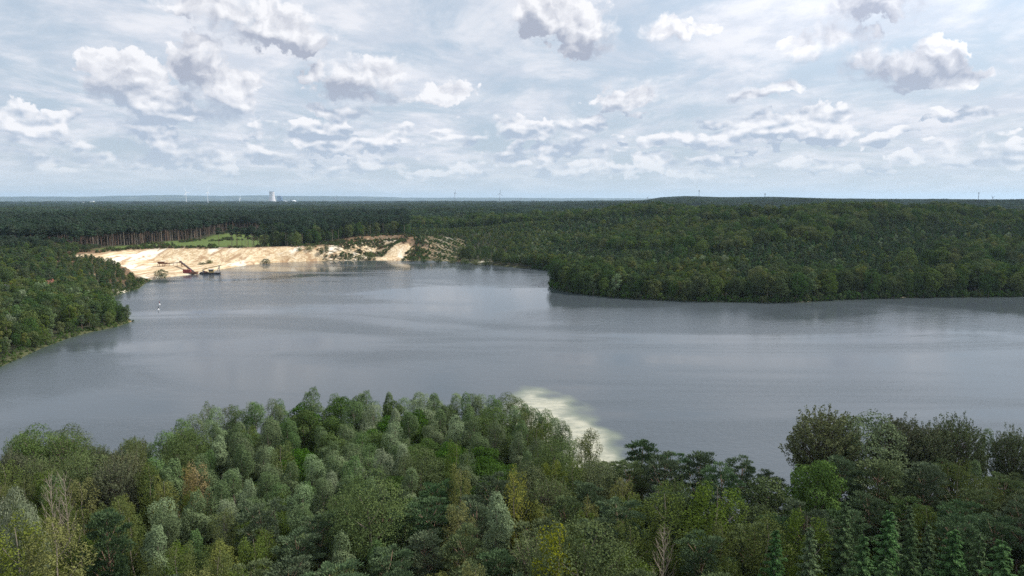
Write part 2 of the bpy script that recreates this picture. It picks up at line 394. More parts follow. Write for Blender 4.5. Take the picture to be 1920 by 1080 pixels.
RIM = pxpoly([(120,484),(240,468),(330,463),(480,462),(545,458),(545,453),(470,456),(330,460),(240,465)], 14)
FIELD = pxpoly([(170,470),(300,463),(420,460),(545,456),(548,449),(520,443),(450,441),(380,447),(290,457),(200,465)], 14)
grass = ss(6, -6, sdf(X, Y, FIELD)+(fbm(X/15,Y/15)-.5)*12)*(DP > 0)
heath = np.clip(ss(40, 5, DP)*(DP >= -1)*(Y > 450), 0, 1)*(1-grass*.8)
UP = pxpoly([(560,458),(640,452),(700,447),(757,444),(757,452),(700,462),(690,475),(640,466),(600,462)], 14)
upper = ss(4, -4, sdf(X, Y, UP)+(fbm(X/7,Y/7)-.5)*9)
farf = ss(3500, 8000, RD)
z0 = lambda a: np.append(a, 0.0)
def ground_mat():
    m = bpy.data.materials.new('ground_earth'); m.use_nodes = True; b = NB(m.node_tree); p = m.node_tree.nodes['Principled BSDF']
    p.inputs['Roughness'].default_value = .95; p.inputs['Specular IOR Level'].default_value = .15
    g = b.n('ShaderNodeNewGeometry').outputs['Position']
    A_ = lambda n: b.n('ShaderNodeAttribute', attribute_name=n).outputs['Fac']
    n1_ = b.noise(g, .03, 6, .6); n2_ = b.noise(g, .25, 5, .65); n3_ = b.noise(b.v('MULTIPLY', g, (.2, .03, .5)), 1.0, 5, .6, 1.5)
    floor = b.mix(n2_, (.018,.022,.012), (.05,.05,.026))
    gr = b.mix(n2_, (.055,.095,.022), (.12,.15,.04))
    he = b.mix(b.mr(n2_, .35, .6), (.055,.05,.028), (.22,.13,.075))
    sand = b.mix(b.mr(n3_, .40, .60), (.44,.32,.185), (.64,.52,.35))
    sand = b.mix(b.mr(b.noise(b.v('MULTIPLY', g, (1, .4, 1)), .035, 5, .6, .8), .5, .62), sand, (.70,.64,.52))
    sand = b.mix(b.m('MULTIPLY', b.mr(b.noise(b.v('MULTIPLY', g, (1, .25, 1)), .09, 6, .7, 1.2), .51, .62), .85), sand, (.30,.185,.10))
    sand = b.mix(b.m('MULTIPLY', A_('upper'), b.mr(n2_, .40, .60)), sand, (.085,.07,.04))
    far_ = b.mix(b.mr(b.noise(g, .0016, 6, .65), .5, .62), (.025,.036,.022), (.09,.10,.05))
    # plantation rows on the striped bank
    wv = b.n('ShaderNodeTexWave', wave_type='BANDS'); wv.inputs['Scale'].default_value = .085; wv.inputs['Distortion'].default_value = 2
    mp = b.n('ShaderNodeMapping'); mp.inputs['Rotation'].default_value = (0, 0, R(-35)); b.L.new(g, mp.inputs[0]); b.L.new(mp.outputs[0], wv.inputs[0])
    sand = b.mix(b.m('MULTIPLY', A_('stripe'), b.mr(wv.outputs['Fac'], .35, .6)), sand, (.06,.07,.03))
    sand = b.mix(b.m('MULTIPLY', A_('rimb'), b.mr(n2_, .30, .52)), sand, (.15,.095,.055))
    c = b.mix(A_('far'), floor, far_)
    c = b.mix(A_('heath'), c, he); c = b.mix(A_('grass'), c, gr); c = b.mix(A_('sand'), c, sand)
    c = b.mix(b.m('MULTIPLY', b.m('SUBTRACT', 1.0, A_('sand')), A_('bank')), c, b.mix(n2_, (.035,.045,.02), (.11,.11,.05)))
    b.L.new(c, p.inputs['Base Color'])
    bp = b.n('ShaderNodeBump'); bp.inputs['Strength'].default_value = .6; bp.inputs['Distance'].default_value = 1.5
    b.L.new(n3_, bp.inputs['Height']); b.L.new(bp.outputs[0], p.inputs['Normal'])
    return m
bank = ss(5, 1.5, DL)*(DL > 0)
gm = mesh_np('ground', V, quads, [ground_mat()], {'sand': z0(sandy), 'grass': z0(grass), 'heath': z0(heath), 'far': z0(farf), 'upper': z0(upper), 'stripe': z0(ss(2, -8, sdS)), 'bank': z0(bank), 'rimb': z0(ss(13, 3, DE+(fbm(X/10, Y/10)-.5)*10)*(DP < 4))}, smooth=True)
tag(obj('ground', gm), kind='structure')

# ------------------------------------------------------------------ lake water
def grid_sheet(name, r0, r1, nr_, a0, a1, na_):
    rr = np.geomspace(r0, r1, nr_); aa = np.radians(np.linspace(a0, a1, na_)); A2, R2 = np.meshgrid(aa, rr)
    x = (R2*np.sin(A2)).ravel(); y = (R2*np.cos(A2)).ravel()
    i, j = np.meshgrid(np.arange(nr_-1), np.arange(na_-1), indexing='ij')
    q = np.stack([i*na_+j, (i+1)*na_+j, (i+1)*na_+j+1, i*na_+j+1], -1).reshape(-1, 4)[:, ::-1]
    return x, y, q
wx, wy, wq = grid_sheet('water', 60, 1000, 380, -62, 62, 420)
# pale shoal off the east side of the wooded point
SHOAL = np.array([G(975,727), G(1020,736), G(1055,752), G(1095,780), G(1140,812), G(1175,848), G(1175,880), G(1110,900), G(1010,880), G(930,800)])
sh = ss(5, -7, sdf(wx, wy, SHOAL)+(fbm(wx/9, wy/9)-.5)*12)
dlw = -sdf(wx, wy, LAKE); edge = ss(7, 0, dlw)*.5
keep = (dlw > -12); fk = keep[wq].all(1); idx = -np.ones(len(wx), int); used = np.unique(wq[fk]); idx[used] = np.arange(len(used))
def water_mat():
    m = bpy.data.materials.new('lake_water'); m.use_nodes = True; b = NB(m.node_tree); p = m.node_tree.nodes['Principled BSDF']
    g = b.n('ShaderNodeNewGeometry').outputs['Position']
    shf = b.n('ShaderNodeAttribute', attribute_name='shoal').outputs['Fac']; ed = b.n('ShaderNodeAttribute', attribute_name='edge').outputs['Fac']
    c = b.mix(ed, (.058,.070,.080), (.05,.07,.045))
    nn = b.noise(b.v('MULTIPLY', g, (.5, 1, 1)), .35, 6, .65, .6)
    c = b.mix(b.mr(shf, 0.0, .5), c, (.13,.15,.11)); c = b.mix(b.m('MULTIPLY', b.mr(shf, .35, 1.0), b.mr(nn,   .32, .60, .35, 1.0)), c, (.40,.385,.29)); b.L.new(c, p.inputs['Base Color'])
    p.inputs['IOR'].default_value = 1.36
    wind = b.noise(b.v('MULTIPLY', g, (.30, 1, 1)), .013, 4, .55, 1.2)
    b.put(p.inputs['Roughness'], b.mr(wind, .38, .62, .07, .26))
    n1_ = b.noise(b.v('MULTIPLY', g, (.6, 1, 1)), 1.1, 3, .6); n2_ = b.noise(b.v('MULTIPLY', g, (.5, 1, 1)), .25, 3, .6)
    bp = b.n('ShaderNodeBump'); b.put(bp.inputs['Strength'], b.mr(wind, .38, .62, .07, .60)); bp.inputs['Distance'].default_value = .22
    b.put(bp.inputs['Height'], b.m('ADD', n1_, b.m('MULTIPLY', n2_, 1.3))); b.L.new(bp.outputs[0], p.inputs['Normal'])
    return m
wm = mesh_np('lake_water', np.stack([wx, wy, wx*0], 1)[used], idx[wq[fk]], [water_mat()], {'shoal': sh[used], 'edge': edge[used]}, smooth=True)
tag(obj('lake_water', wm), kind='structure')

# ------------------------------------------------------------------ tree kit
rng = np.random.RandomState(11)
def unit(n): v = rng.normal(size=(n, 3)); return v/np.linalg.norm(v, axis=1)[:, None]
def leafquads(c, nrm, size, aspect=.6, axis=None):
    """diamond shaped leaf sprays: centre c, normal nrm, long axis in the plane (towards axis if given)"""
    n = len(c); nrm = nrm/np.maximum(np.linalg.norm(nrm, axis=1), 1e-6)[:, None]
    a = axis if axis is not None else unit(n)
    a = a-nrm*(a*nrm).sum(1)[:, None]; a /= np.maximum(np.linalg.norm(a, axis=1), 1e-6)[:, None]
    b = np.cross(nrm, a); s = (size*(.65+.7*rng.rand(n)))[:, None]
    bend = nrm*s*.18
    v = np.stack([c-a*s*.5-bend, c+b*s*.5*aspect, c+a*s*.5-bend, c-b*s*.5*aspect], 1).reshape(-1, 3)
    q = np.arange(4*n).reshape(-1, 4)
    return v, q
def lobes_leaves(lobes, n, size, aspect=.6, up=.25, rough=.5, inner=.12, cull=.72):
    """lobes: rows cx,cy,cz,rx,ry,rz"""
    L = np.array(lobes, float); area = (L[:,3]*L[:,4]+L[:,3]*L[:,5]+L[:,4]*L[:,5]); k = rng.choice(len(L), int(n*1.9), p=area/area.sum())
    d = unit(len(k)); d[:, 2] += up; d /= np.linalg.norm(d, axis=1)[:, None]
    lump = 1+.12*np.sin(d[:,0]*7+k)*np.sin(d[:,1]*6+2*k)+.10*np.sin(d[:,2]*9+3*k)
    rad = np.where(rng.rand(len(k)) < inner, .5+.4*rng.rand(len(k)), .86+.2*rng.rand(len(k)))*lump
    p = L[k,:3]+d*L[k,3:]*rad[:, None]
    ok = np.ones(len(k), bool)
    for i, l in enumerate(L):
        q = (((p-l[:3])/l[3:])**2).sum(1); ok &= (q > cull**2) | (k == i)
    p = p[ok][:n]; d = d[ok][:n]; kk = k[ok][:n]
    nr_ = d+rough*unit(len(p)); lv = (kk*.37 % 1)
    v, q = leafquads(p, nr_, np.full(len(p), size), aspect)
    return v, q, np.repeat(np.clip(.25+.5*rng.rand(len(p))+.4*(lv-.5), 0, 1), 4)
def trunk_mb(h, r, lobes=(), lean=.0, n=7, bare=0.0, nb=8):
    mb = MB(); k = 7; pts = [(lean*h*(t/k)**2+.12*math.sin(t*1.7), .12*math.cos(t*2.1), h*t/k) for t in range(k+1)]
    mb.tube(pts, [r*(1-.85*t/k) for t in range(k+1)], n)
    sel = list(lobes); random.Random(3).shuffle(sel)
    for l in sel[:nb]:
        z0_ = max(h*.15, l[2]-.45*abs(l[0])-.45*abs(l[1])-1.2); z0_ = min(z0_, h*.85)
        t = z0_/h; b0 = Vector((lean*h*t*t, 0, z0_)); e = Vector(l[:3]); m_ = (b0+e)/2+Vector((0,0,-.25))
        mb.tube([b0, m_, e], [r*.42*(1-t*.6), r*.25, .03], 4)
    return mb
PROTO = {}
def register(kind, v, q, var, leafm, tmb, barkm, hgt, wid):
    me = mesh_np(kind+'_crown', v, q, [M[leafm]], {'var': var}); tm = tmb.mesh(kind+'_trunk', M[barkm], True) if tmb else None
    PROTO.setdefault(kind, []).append((me, tm, hgt, wid))

def make_willow(leafm='willow', kind='willow', n=8000, H=15.0, W=2.2, size=.21):
    lobes = [(0,0,H-2.4,W*.55,W*.55,2.3)]
    for k in range(13):
        a = k*2.4; z = H*.32+(H*.50)*((k*.618) % 1); rr = W*.55*(1-.45*(z/H)**2); rl = W*(.40+.25*rng.rand()); rr *= .8+.5*rng.rand(); lobes.append((rr*math.cos(a), rr*math.sin(a), z+rng.rand(), rl, rl, rl*(1.1+.6*rng.rand())))
    v, q, c = lobes_leaves(lobes, n, size, .5, .3, .55, .1)
    register(kind, v, q, c, leafm, trunk_mb(H*.9, .2, lobes, rng.rand()*.04), 'bark', H, W*2)
def make_round(kind, leafm, n, H, W, size, nl=18, bot=.35, flat=.75, bark='bark', lob=.42):
    lobes = []; c = H*(1+bot)/2; hh = H*(1-bot)/2
    for k in range(nl):
        z = 1-2*(k+.5)/nl; a = k*2.39996+rng.rand()*.5; rr = math.sqrt(max(0, 1-z*z)); f = .62+.1*rng.rand()
        rad = W*lob*(.8+.4*rng.rand())*.62
        lobes.append((W*.5*rr*f*math.cos(a)*1.15, W*.5*rr*f*math.sin(a)*1.15, c+hh*z*.78, rad, rad, rad*flat))
    lobes.append((0,0,c,W*.30,W*.30,hh*.6))
    v, q, cc = lobes_leaves(lobes, n, size, .65, .3, .6, .12)
    register(kind, v, q, cc, leafm, trunk_mb(H*.85, .26, lobes, 0), bark, H, W)
def make_birch(kind='birch', leafm='birch', n=4300, H=16.0, W=2.2, size=.25):
    lobes = []
    for k in range(24):
        t = (k+.5)/24; z = H*(.28+.70*t); a = k*2.4+rng.rand(); rr = W*(.25+.75*math.sin(math.pi*min(1, (1-t)*.85+.12)))*(.45+.55*rng.rand())
        lobes.append((rr*math.cos(a), rr*math.sin(a), z-.5, .62+.45*rng.rand()*(1.3-t), .62+.45*rng.rand()*(1.3-t), 1.15+.5*rng.rand()))
    v, q, c = lobes_leaves(lobes, n, size, .5, .1, .8, .35, .4)
    register(kind, v, q, c, leafm, trunk_mb(H*.97, .15, lobes, rng.rand()*.05, nb=6), 'palebark', H, W*2)
def make_pine(kind='pine', leafm='pine', n=6400, H=15.0, W=3.1, size=.42, bot=.42):
    P_, A_, N_ = [], [], []; tufts = []
    for k in range(52):
        t = (k+.5)/52; z = H*(bot+(1-bot)*t*.97); prof = math.sin(math.pi*min(1, .18+.80*(1-t)))**.8
        a = k*2.39996+rng.rand()*.6; rr = W*prof*(.35+.65*rng.rand()); tufts.append((rr*math.cos(a), rr*math.sin(a), z+.22*rr, .55+.5*rng.rand()))
    per = n//len(tufts)
    for (x, y, z, r) in tufts:
        d = unit(per); d[:,2] = np.abs(d[:,2])*.9-.15; o = np.array([x, y, z]); out_ = np.array([x, y, 1.2]); out_ = out_/np.linalg.norm(out_)
        pos = o+d*np.array([r*1.15, r*1.15, r*.55])*(.35+.75*rng.rand(per))[:, None]
        ax = d*.8+out_*.7+np.array([0,0,.35]); P_.append(pos); A_.append(ax); N_.append(np.cross(ax, unit(per)))
    v, q = leafquads(np.vstack(P_), np.vstack(N_), np.full(per*len(tufts), size), .30, np.vstack(A_))
    var = np.repeat(np.clip(np.repeat(rng.rand(len(tufts))*.5, per)+rng.rand(per*len(tufts))*.5, 0, 1), 4)
    register(kind, v, q, var, leafm, trunk_mb(H*.95, .2, tufts, 0, nb=26), 'pinebark', H, W*2)
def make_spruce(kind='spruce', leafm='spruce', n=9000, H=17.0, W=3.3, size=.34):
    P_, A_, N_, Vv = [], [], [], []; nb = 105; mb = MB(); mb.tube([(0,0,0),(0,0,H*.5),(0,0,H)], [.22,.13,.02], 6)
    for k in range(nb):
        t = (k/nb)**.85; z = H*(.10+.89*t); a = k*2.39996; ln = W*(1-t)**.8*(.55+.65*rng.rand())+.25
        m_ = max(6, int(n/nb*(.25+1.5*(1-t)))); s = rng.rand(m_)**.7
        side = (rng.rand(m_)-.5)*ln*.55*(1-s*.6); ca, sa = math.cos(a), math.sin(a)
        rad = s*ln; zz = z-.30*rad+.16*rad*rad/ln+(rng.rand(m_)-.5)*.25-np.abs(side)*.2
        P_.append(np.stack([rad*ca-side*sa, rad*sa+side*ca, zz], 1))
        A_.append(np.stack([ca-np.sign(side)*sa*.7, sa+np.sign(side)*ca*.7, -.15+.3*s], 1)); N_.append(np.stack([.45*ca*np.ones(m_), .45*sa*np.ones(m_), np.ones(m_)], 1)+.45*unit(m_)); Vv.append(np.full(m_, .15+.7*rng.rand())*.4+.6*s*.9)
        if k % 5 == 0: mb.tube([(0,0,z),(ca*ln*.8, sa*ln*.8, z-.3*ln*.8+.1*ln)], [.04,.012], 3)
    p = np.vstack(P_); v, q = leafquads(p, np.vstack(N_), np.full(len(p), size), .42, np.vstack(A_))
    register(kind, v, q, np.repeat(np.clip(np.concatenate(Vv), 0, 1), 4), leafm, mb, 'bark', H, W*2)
def make_poplar(kind='poplar', leafm='poplar', n=15000, H=20.0, W=4.2, size=.26, shoots=420):
    P_, A_ = [], []; mb = trunk_mb(H*.8, .3, (), 0)
    for k in range(shoots):
        z = 1-1.65*(k+.5)/shoots; a = k*2.39996; rr = math.sqrt(max(0, 1-z*z)); f = .45+.40*rng.rand()
        b0 = np.array([W*rr*f*math.cos(a), W*rr*f*math.sin(a), H*.56+H*.34*z*f]); o = np.array([rr*math.cos(a)*.65, rr*math.sin(a)*.65, .95+.3*z]); o /= np.linalg.norm(o)
        ln = .9+1.1*rng.rand(); m_ = n//shoots; s = rng.rand(m_)
        P_.append(b0+o*(s*ln)[:, None]+unit(m_)*(.30*(1-s*.75)+.05)[:, None]); A_.append(np.tile(o, (m_, 1))+.8*unit(m_))
        if k % 2 == 0: mb.tube([(b0[0]*.3, b0[1]*.3, b0[2]-3.2), tuple(b0), tuple(b0+o*ln*.9)], [.07,.035,.01], 3)
    p = np.vstack(P_); v, q = leafquads(p, unit(len(p)), np.full(len(p), size), .5, np.vstack(A_))
    register(kind, v, q, np.repeat(rng.rand(len(p)), 4), leafm, mb, 'bark', H, W*2)
def make_dead(kind='dead_tree', H=13.0):
    mb = MB(); mb.tube([(0,0,0),(.1,0,H*.4),(0,.1,H*.75),(.05,0,H)], [.12,.08,.04,.01], 5)
    for k in range(34):
        t = .25+.72*k/34; z = H*t; a = k*2.4; ln = (1-t)*3.2+.5+.4*rng.rand(); ca, sa = math.cos(a), math.sin(a)
        e = (ca*ln*.55, sa*ln*.55, z+ln*1.0); mb.tube([(0,0,z),(ca*ln*.35, sa*ln*.35, z+ln*.45), e], [.035,.02,.006], 3)
        for s in (-1, 1): mb.tube([(ca*ln*.35, sa*ln*.35, z+ln*.45), (ca*ln*.5-s*sa*.5, sa*ln*.5+s*ca*.5, z+ln*.85)], [.012,.005], 3)
    PROTO.setdefault(kind, []).append((None, mb.mesh('dead_trunk', M['palebark'], True), H, 2.5))
for s in range(5): make_willow(W=1.8+.22*s, H=14.5+(s*7%5)*.4)
make_round('willow', 'willow', 11000, 14.0, 7.0, .22, 22, .25, .95)
for s in range(2): make_round('maple', 'maple', 7000, 12.5+s, 5.2+s, .28, 16, .3, .8)
for s in range(3): make_birch(W=1.9+.3*s, H=15.5+s*.6, n=6500, size=.21)
for s in range(3): make_pine(W=2.7+.45*s, H=14.5+s*.8, bot=.38+.07*s)
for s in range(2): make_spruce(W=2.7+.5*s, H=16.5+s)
for s in range(2): make_poplar(W=3.8+.7*s)
make_poplar('aspen', 'aspen', 13000, 17.0, 3.8, .22, 460); make_round('aspen', 'aspen', 12000, 16.5, 7.5, .21, 26, .22, .9)
make_round('oak', 'oak', 6000, 14.0, 8.0, .34, 20, .28, .7); make_round('oak', 'oak', 5200, 13.0, 6.6, .34, 16, .28, .75)
make_birch('autumn', 'autumn', 3000, 14.0, 1.7); make_round('palewillow', 'palewillow', 11000, 13.0, 6.5, .22, 20, .25, .95)
make_birch('yellow', 'yellow', 2600, 15.0, 1.9); make_dead(); make_dead(H=10.5)

NAME = {'willow':'willow_tree','maple':'maple_tree','birch':'birch_tree','pine':'pine_tree','spruce':'spruce_tree','poplar':'poplar_tree','aspen':'aspen_tree','oak':'broadleaf_tree','autumn':'birch_tree','palewillow':'willow_tree','yellow':'birch_tree','dead_tree':'bare_tree'}
def place_tree(kind, x, y, top, label, group=None, wscale=1.0, var=None, rz=None, base=None):
    lst = PROTO[kind]; me, tm, H, W = lst[rng.randint(len(lst)) if var is None else var]
    z = hz1(x, y)-.2 if base is None else base; s = (top-z)/H
    wscale *= .9+.3*rng.rand(); e = empty(NAME[kind], (x, y, z), rng.rand()*6.28 if rz is None else rz); sw = s**.6*wscale; e.scale = (sw, sw, s)
    if tm:
        t = obj('trunk', tm, e)
    if me: obj('crown', me, e)
    tag(e, label, 'tree', group); return e

# ------------------------------------------------------------------ hand-placed foreground trees (top pixel, distance)
placed = []
def hero(kind, px, py, y, label, group=None, **k):
    d = ray(px, py); t = y/d[1]; x = d[0]*t; top = HC+d[2]*t
    o = place_tree(kind, x, y, top, label, group, **k); placed.append((x, y, 2.6*o.scale[0] if kind not in ('poplar',) else 4.0)); return o
hero('poplar', 1552, 738, 118, 'large dark round-headed poplar at the water edge, leftmost of the tall trees on the right', wscale=1.3, var=0)
hero('poplar', 1692, 752, 120, 'tall yellowish green poplar with spiky top, left of the dark twin trees', wscale=1.1, var=1)
hero('poplar', 1746, 770, 118, 'dark green spiky poplar between the yellowish poplar and the sparse grey one', wscale=.95, var=0)
hero('poplar', 1800, 754, 119, 'grey thin-crowned poplar showing gaps, right of the dark spiky poplar', wscale=1.15, var=1)
hero('poplar', 1905, 778, 118, 'sparse tall poplar cut by the right edge of the photo above the lake', wscale=.8, var=0)
hero('willow', 1630, 786, 117, 'light green rounded willow between the large dark poplar and the yellowish poplar', var=5, wscale=1.1)
hero('willow', 1602, 796, 124, 'small light green willow just right of the large dark poplar', wscale=1.0, var=1)
hero('willow', 1853, 805, 122, 'light green willow top between the grey poplar and the right edge', wscale=.9, var=1)
hero('autumn', 370, 868, 108, 'tree with yellow-brown dying leaves amid grey willows at left of the wooded point', wscale=1.0)
hero('autumn', 352, 874, 107, 'slender yellow-brown tree just left of the larger dying one', wscale=.75)
hero('palewillow', 22, 916, 84, 'broad silver-grey willow at the left edge of the photo', wscale=.50, var=0)
hero('palewillow', 45, 945, 78, 'whitish bushy willow below the silver-grey one at the left edge', wscale=.42, var=0)
hero('birch', 38, 978, 75, 'olive-green birch in front of the silver-grey willow, touching the left edge', wscale=1.3)
hero('birch', 98, 968, 76, 'olive-green birch right of the silver-grey willow, before the leafless trees', wscale=1.2)
hero('pine', 1578, 862, 108, 'dark pine squeezed between the large dark poplar and the bright round maple', wscale=1.2)
hero('pine', 1650, 868, 107, 'dark bushy pine below the light green willow at the right shore', wscale=1.3)
hero('pine', 1735, 872, 106, 'dark pine below the dark green spiky poplar', wscale=1.3)
hero('dead_tree', 92, 890, 90, 'leafless brown tree standing before the tall dark trees at left', wscale=1.0)
hero('dead_tree', 118, 888, 91, 'paler leafless tree right beside the brown leafless tree at left', wscale=.9)
hero('dead_tree', 1245, 990, 84, 'dead tree with pale bare twigs between birches at lower right of centre', wscale=1.0)
hero('aspen', 690, 890, 92, 'broad dark olive aspen with dense small leaves left of centre in the near wood', wscale=1.15, var=1)
hero('aspen', 1095, 975, 78, 'broad olive tree with fine speckled leaves beside the yellow-topped birch at bottom', wscale=1.1, var=1)
hero('aspen', 1040, 820, 118, 'dark speckled broad tree on the east side of the wooded point', wscale=1.0, var=1)
hero('yellow', 1040, 985, 76, 'birch with bright yellow top shoots at bottom centre right')
hero('yellow', 968, 880, 98, 'narrow birch with yellow-green tip amid dark pines right of centre', wscale=.8)
hero('birch', 1340, 905, 96, 'broad yellow-green birch standing over pines right of centre', wscale=1.5)
hero('birch', 1255, 920, 92, 'tall olive birch left of the broad yellow-green birch', wscale=1.4)
hero('birch', 1440, 965, 84, 'wide yellow-green birch at lower right before the spruces', wscale=1.5)
hero('birch', 1510, 955, 86, 'yellow-green birch right beside the wide birch at lower right', wscale=1.3)
hero('maple', 1535, 858, 102, 'bright green round tree under the large dark poplar', var=0)
hero('willow', 930, 925, 90, 'pale yellowish willow rising among dark pines in the middle of the wood', var=0, wscale=1.2)
SPL = {(1585,935):'tallest and farthest of the lower right group',(1455,990):'leftmost of the lower right group',(1520,985):'second from the left in the lower right group',(1668,955):'right of the tallest one',(1710,985):'narrow one in the middle of the lower right group',(1620,1000):'below the tallest one',(1790,990):'broad one left of the right edge',(1880,1010):'widest one at the right edge',(1838,1000):'between the two broad ones near the right edge',(1660,1045):'nearest one at the bottom of the photo'}
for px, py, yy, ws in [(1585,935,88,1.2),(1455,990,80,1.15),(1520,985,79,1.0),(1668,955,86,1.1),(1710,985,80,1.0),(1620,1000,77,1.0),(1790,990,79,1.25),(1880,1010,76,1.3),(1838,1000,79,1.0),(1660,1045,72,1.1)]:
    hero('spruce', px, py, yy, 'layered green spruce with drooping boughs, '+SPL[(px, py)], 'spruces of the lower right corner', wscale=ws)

# ------------------------------------------------------------------ the near wood, species by place
SITES = [((60,850),{'aspen':6,'poplar':2,'oak':1},'left shore'),((200,850),{'aspen':5,'poplar':4},'left shore'),((300,840),{'aspen':2,'birch':2,'willow':3},'left shore'),
 ((30,900),{'birch':5,'willow':1},'left corner'),((150,960),{'birch':4,'willow':2,'aspen':1},'left corner'),((60,1040),{'birch':6,'oak':1},'left corner'),((250,1020),{'birch':6,'pine':1},'left corner'),((330,950),{'birch':3,'willow':3,'pine':1},'left corner'),((400,1050),{'birch':4,'pine':3},'left corner'),((250,1075),{'pine':3,'maple':2},'left corner'),
 ((420,860),{'willow':8},'point'),((480,800),{'willow':6,'birch':1},'point'),((560,790),{'willow':3,'maple':5},'point'),((600,750),{'willow':6,'maple':3},'point'),((700,760),{'willow':5,'maple':5},'point'),((850,750),{'willow':7,'maple':2},'point'),((950,770),{'willow':5,'maple':3,'aspen':1},'point'),((1020,800),{'willow':6,'birch':1},'point'),((800,800),{'willow':3,'maple':7},'point'),((840,850),{'maple':3,'aspen':3,'birch':1,'willow':2},'point'),((700,840),{'willow':8,'maple':1},'point'),((620,870),{'willow':8},'point'),((520,900),{'willow':7,'birch':1},'point'),((900,830),{'willow':3,'aspen':2,'maple':2},'point'),((1130,850),{'aspen':3,'birch':3,'pine':2,'willow':1},'centre'),
 ((620,980),{'pine':3,'aspen':2,'willow':2},'centre'),((520,1000),{'pine':3,'birch':2,'oak':1},'centre'),((780,960),{'pine':6,'willow':1},'centre'),((900,960),{'pine':4,'birch':2},'centre'),((1000,920),{'birch':4,'pine':2,'aspen':1},'centre'),((800,1050),{'pine':5,'aspen':1,'birch':1},'centre'),((960,1050),{'pine':4,'birch':1,'aspen':1},'centre'),((650,1060),{'pine':3,'birch':1,'oak':1},'centre'),((1150,940),{'pine':6,'birch':2},'centre'),((1150,1050),{'pine':4,'aspen':1,'birch':1},'centre'),
 ((1250,870),{'pine':7,'aspen':1},'right'),((1380,890),{'pine':8},'right'),((1450,880),{'oak':4,'pine':2},'right'),((1550,900),{'pine':3,'oak':2,'maple':1},'right'),((1700,860),{'pine':4,'aspen':3},'right'),((1700,900),{'pine':7,'birch':1},'right'),((1850,900),{'pine':7,'birch':1},'right'),((1850,850),{'pine':4,'willow':2,'birch':1},'right'),((1300,1000),{'birch':4,'pine':3},'right'),((1350,1060),{'birch':3,'pine':4},'right'),((1600,950),{'pine':6},'right'),
 ((1500,1040),{'spruce':3,'pine':3},'right'),((1700,1020),{'spruce':5,'pine':1},'right'),((1880,1000),{'pine':3,'spruce':3},'right')]
SP = np.array([s[0] for s in SITES], float)
LOOK = {'willow':'grey-green willow','maple':'bright green maple','birch':'olive-yellow birch','pine':'blue-green tufted pine','spruce':'layered green spruce','poplar':'dark spiky poplar','aspen':'dark olive aspen','oak':'mid-green leafy tree'}
LM = [(1556,790,'the large dark round-headed poplar'),(1692,790,'the yellowish spiky poplar'),(1800,790,'the thin-crowned grey poplar'),(1895,800,'the tall poplar at the right edge'),(370,890,'the yellow-brown dying tree'),(22,930,'the silver-grey willow at the left edge'),(100,900,'the two leafless trees at left'),(1245,1000,'the dead tree at lower right of centre'),(690,910,'the broad dark olive aspen'),(1095,990,'the broad speckled tree at bottom'),(1040,835,'the dark speckled tree east on the point'),(1040,1030,'the yellow-topped birch at bottom'),(968,895,'the birch with the yellow-green tip'),(1340,920,'the broad yellow-green birch over pines'),(1460,965,'the pair of wide birches at lower right'),(1700,985,'the spruces in the lower right corner'),(730,745,'the far tip of the wooded point'),(640,790,'the bright maples on the point'),(500,870,'the willow slope above the dying tree'),(620,850,'the middle of the willow slope'),(860,800,'the crest of the point'),(150,1000,'the birches of the lower left'),(380,980,'the birches in front of the dying tree'),(500,1050,'the bottom edge left of centre'),(1240,930,'the tall olive birch'),(1620,900,'the pines below the large dark poplar'),(950,745,'the upper end of the pale shoal'),(1160,850,'the lower end of the pale shoal'),(560,765,'the north-west shore of the point'),(420,800,'the notch left of the point'),(180,830,'the tall row on the left shore'),(15,850,'the left edge at the water'),(820,860,'the hollow in the middle of the point'),(560,960,'the willows left of the broad aspen'),(260,1040,'the bottom edge at the lower left'),(800,1060,'the bottom edge at the centre'),(1400,870,'the low shore right of the shoal'),(1530,870,'the bright round maple under the poplar'),(1850,920,'the pine slope at the right edge')]
def where(px, py, lm=None, near=30):
    lm = lm or LM; q = [math.hypot(a-px, (b-py)*1.3) for a, b, c in lm]; i = q.index(min(q)); a, b, c = lm[i]
    d = ('right of ' if px > a else 'left of ') if abs(px-a) > abs(py-b)*1.3 else ('in front of ' if py > b else 'behind ')
    return ('just ' if q[i] < near else '' if q[i] < near*2.2 else 'well ')+d+c
PLUR = {'willow':'willows','maple':'maples','birch':'birches','pine':'pines','spruce':'spruces','poplar':'poplars','aspen':'aspens','oak':'broadleaf trees'}
RADK = {'willow':1.95,'maple':2.5,'birch':2.1,'pine':2.7,'spruce':2.5,'poplar':3.2,'aspen':2.9,'oak':3.0}
cand = rng.rand(26000, 2); cy_ = 60+115*cand[:,1]; cx_ = (cand[:,0]*2-1)*.84*cy_
cdl = sdf(cx_, cy_, LAKE); ok = cdl > 1.5; cx_, cy_, cdl = cx_[ok], cy_[ok], cdl[ok]
zg = height(cx_, cy_); jit = rng.normal(size=(len(cx_), 2))*22
count = 0; grid = {}
for p in placed: grid.setdefault((int(p[0]//8), int(p[1]//8)), []).append(p)
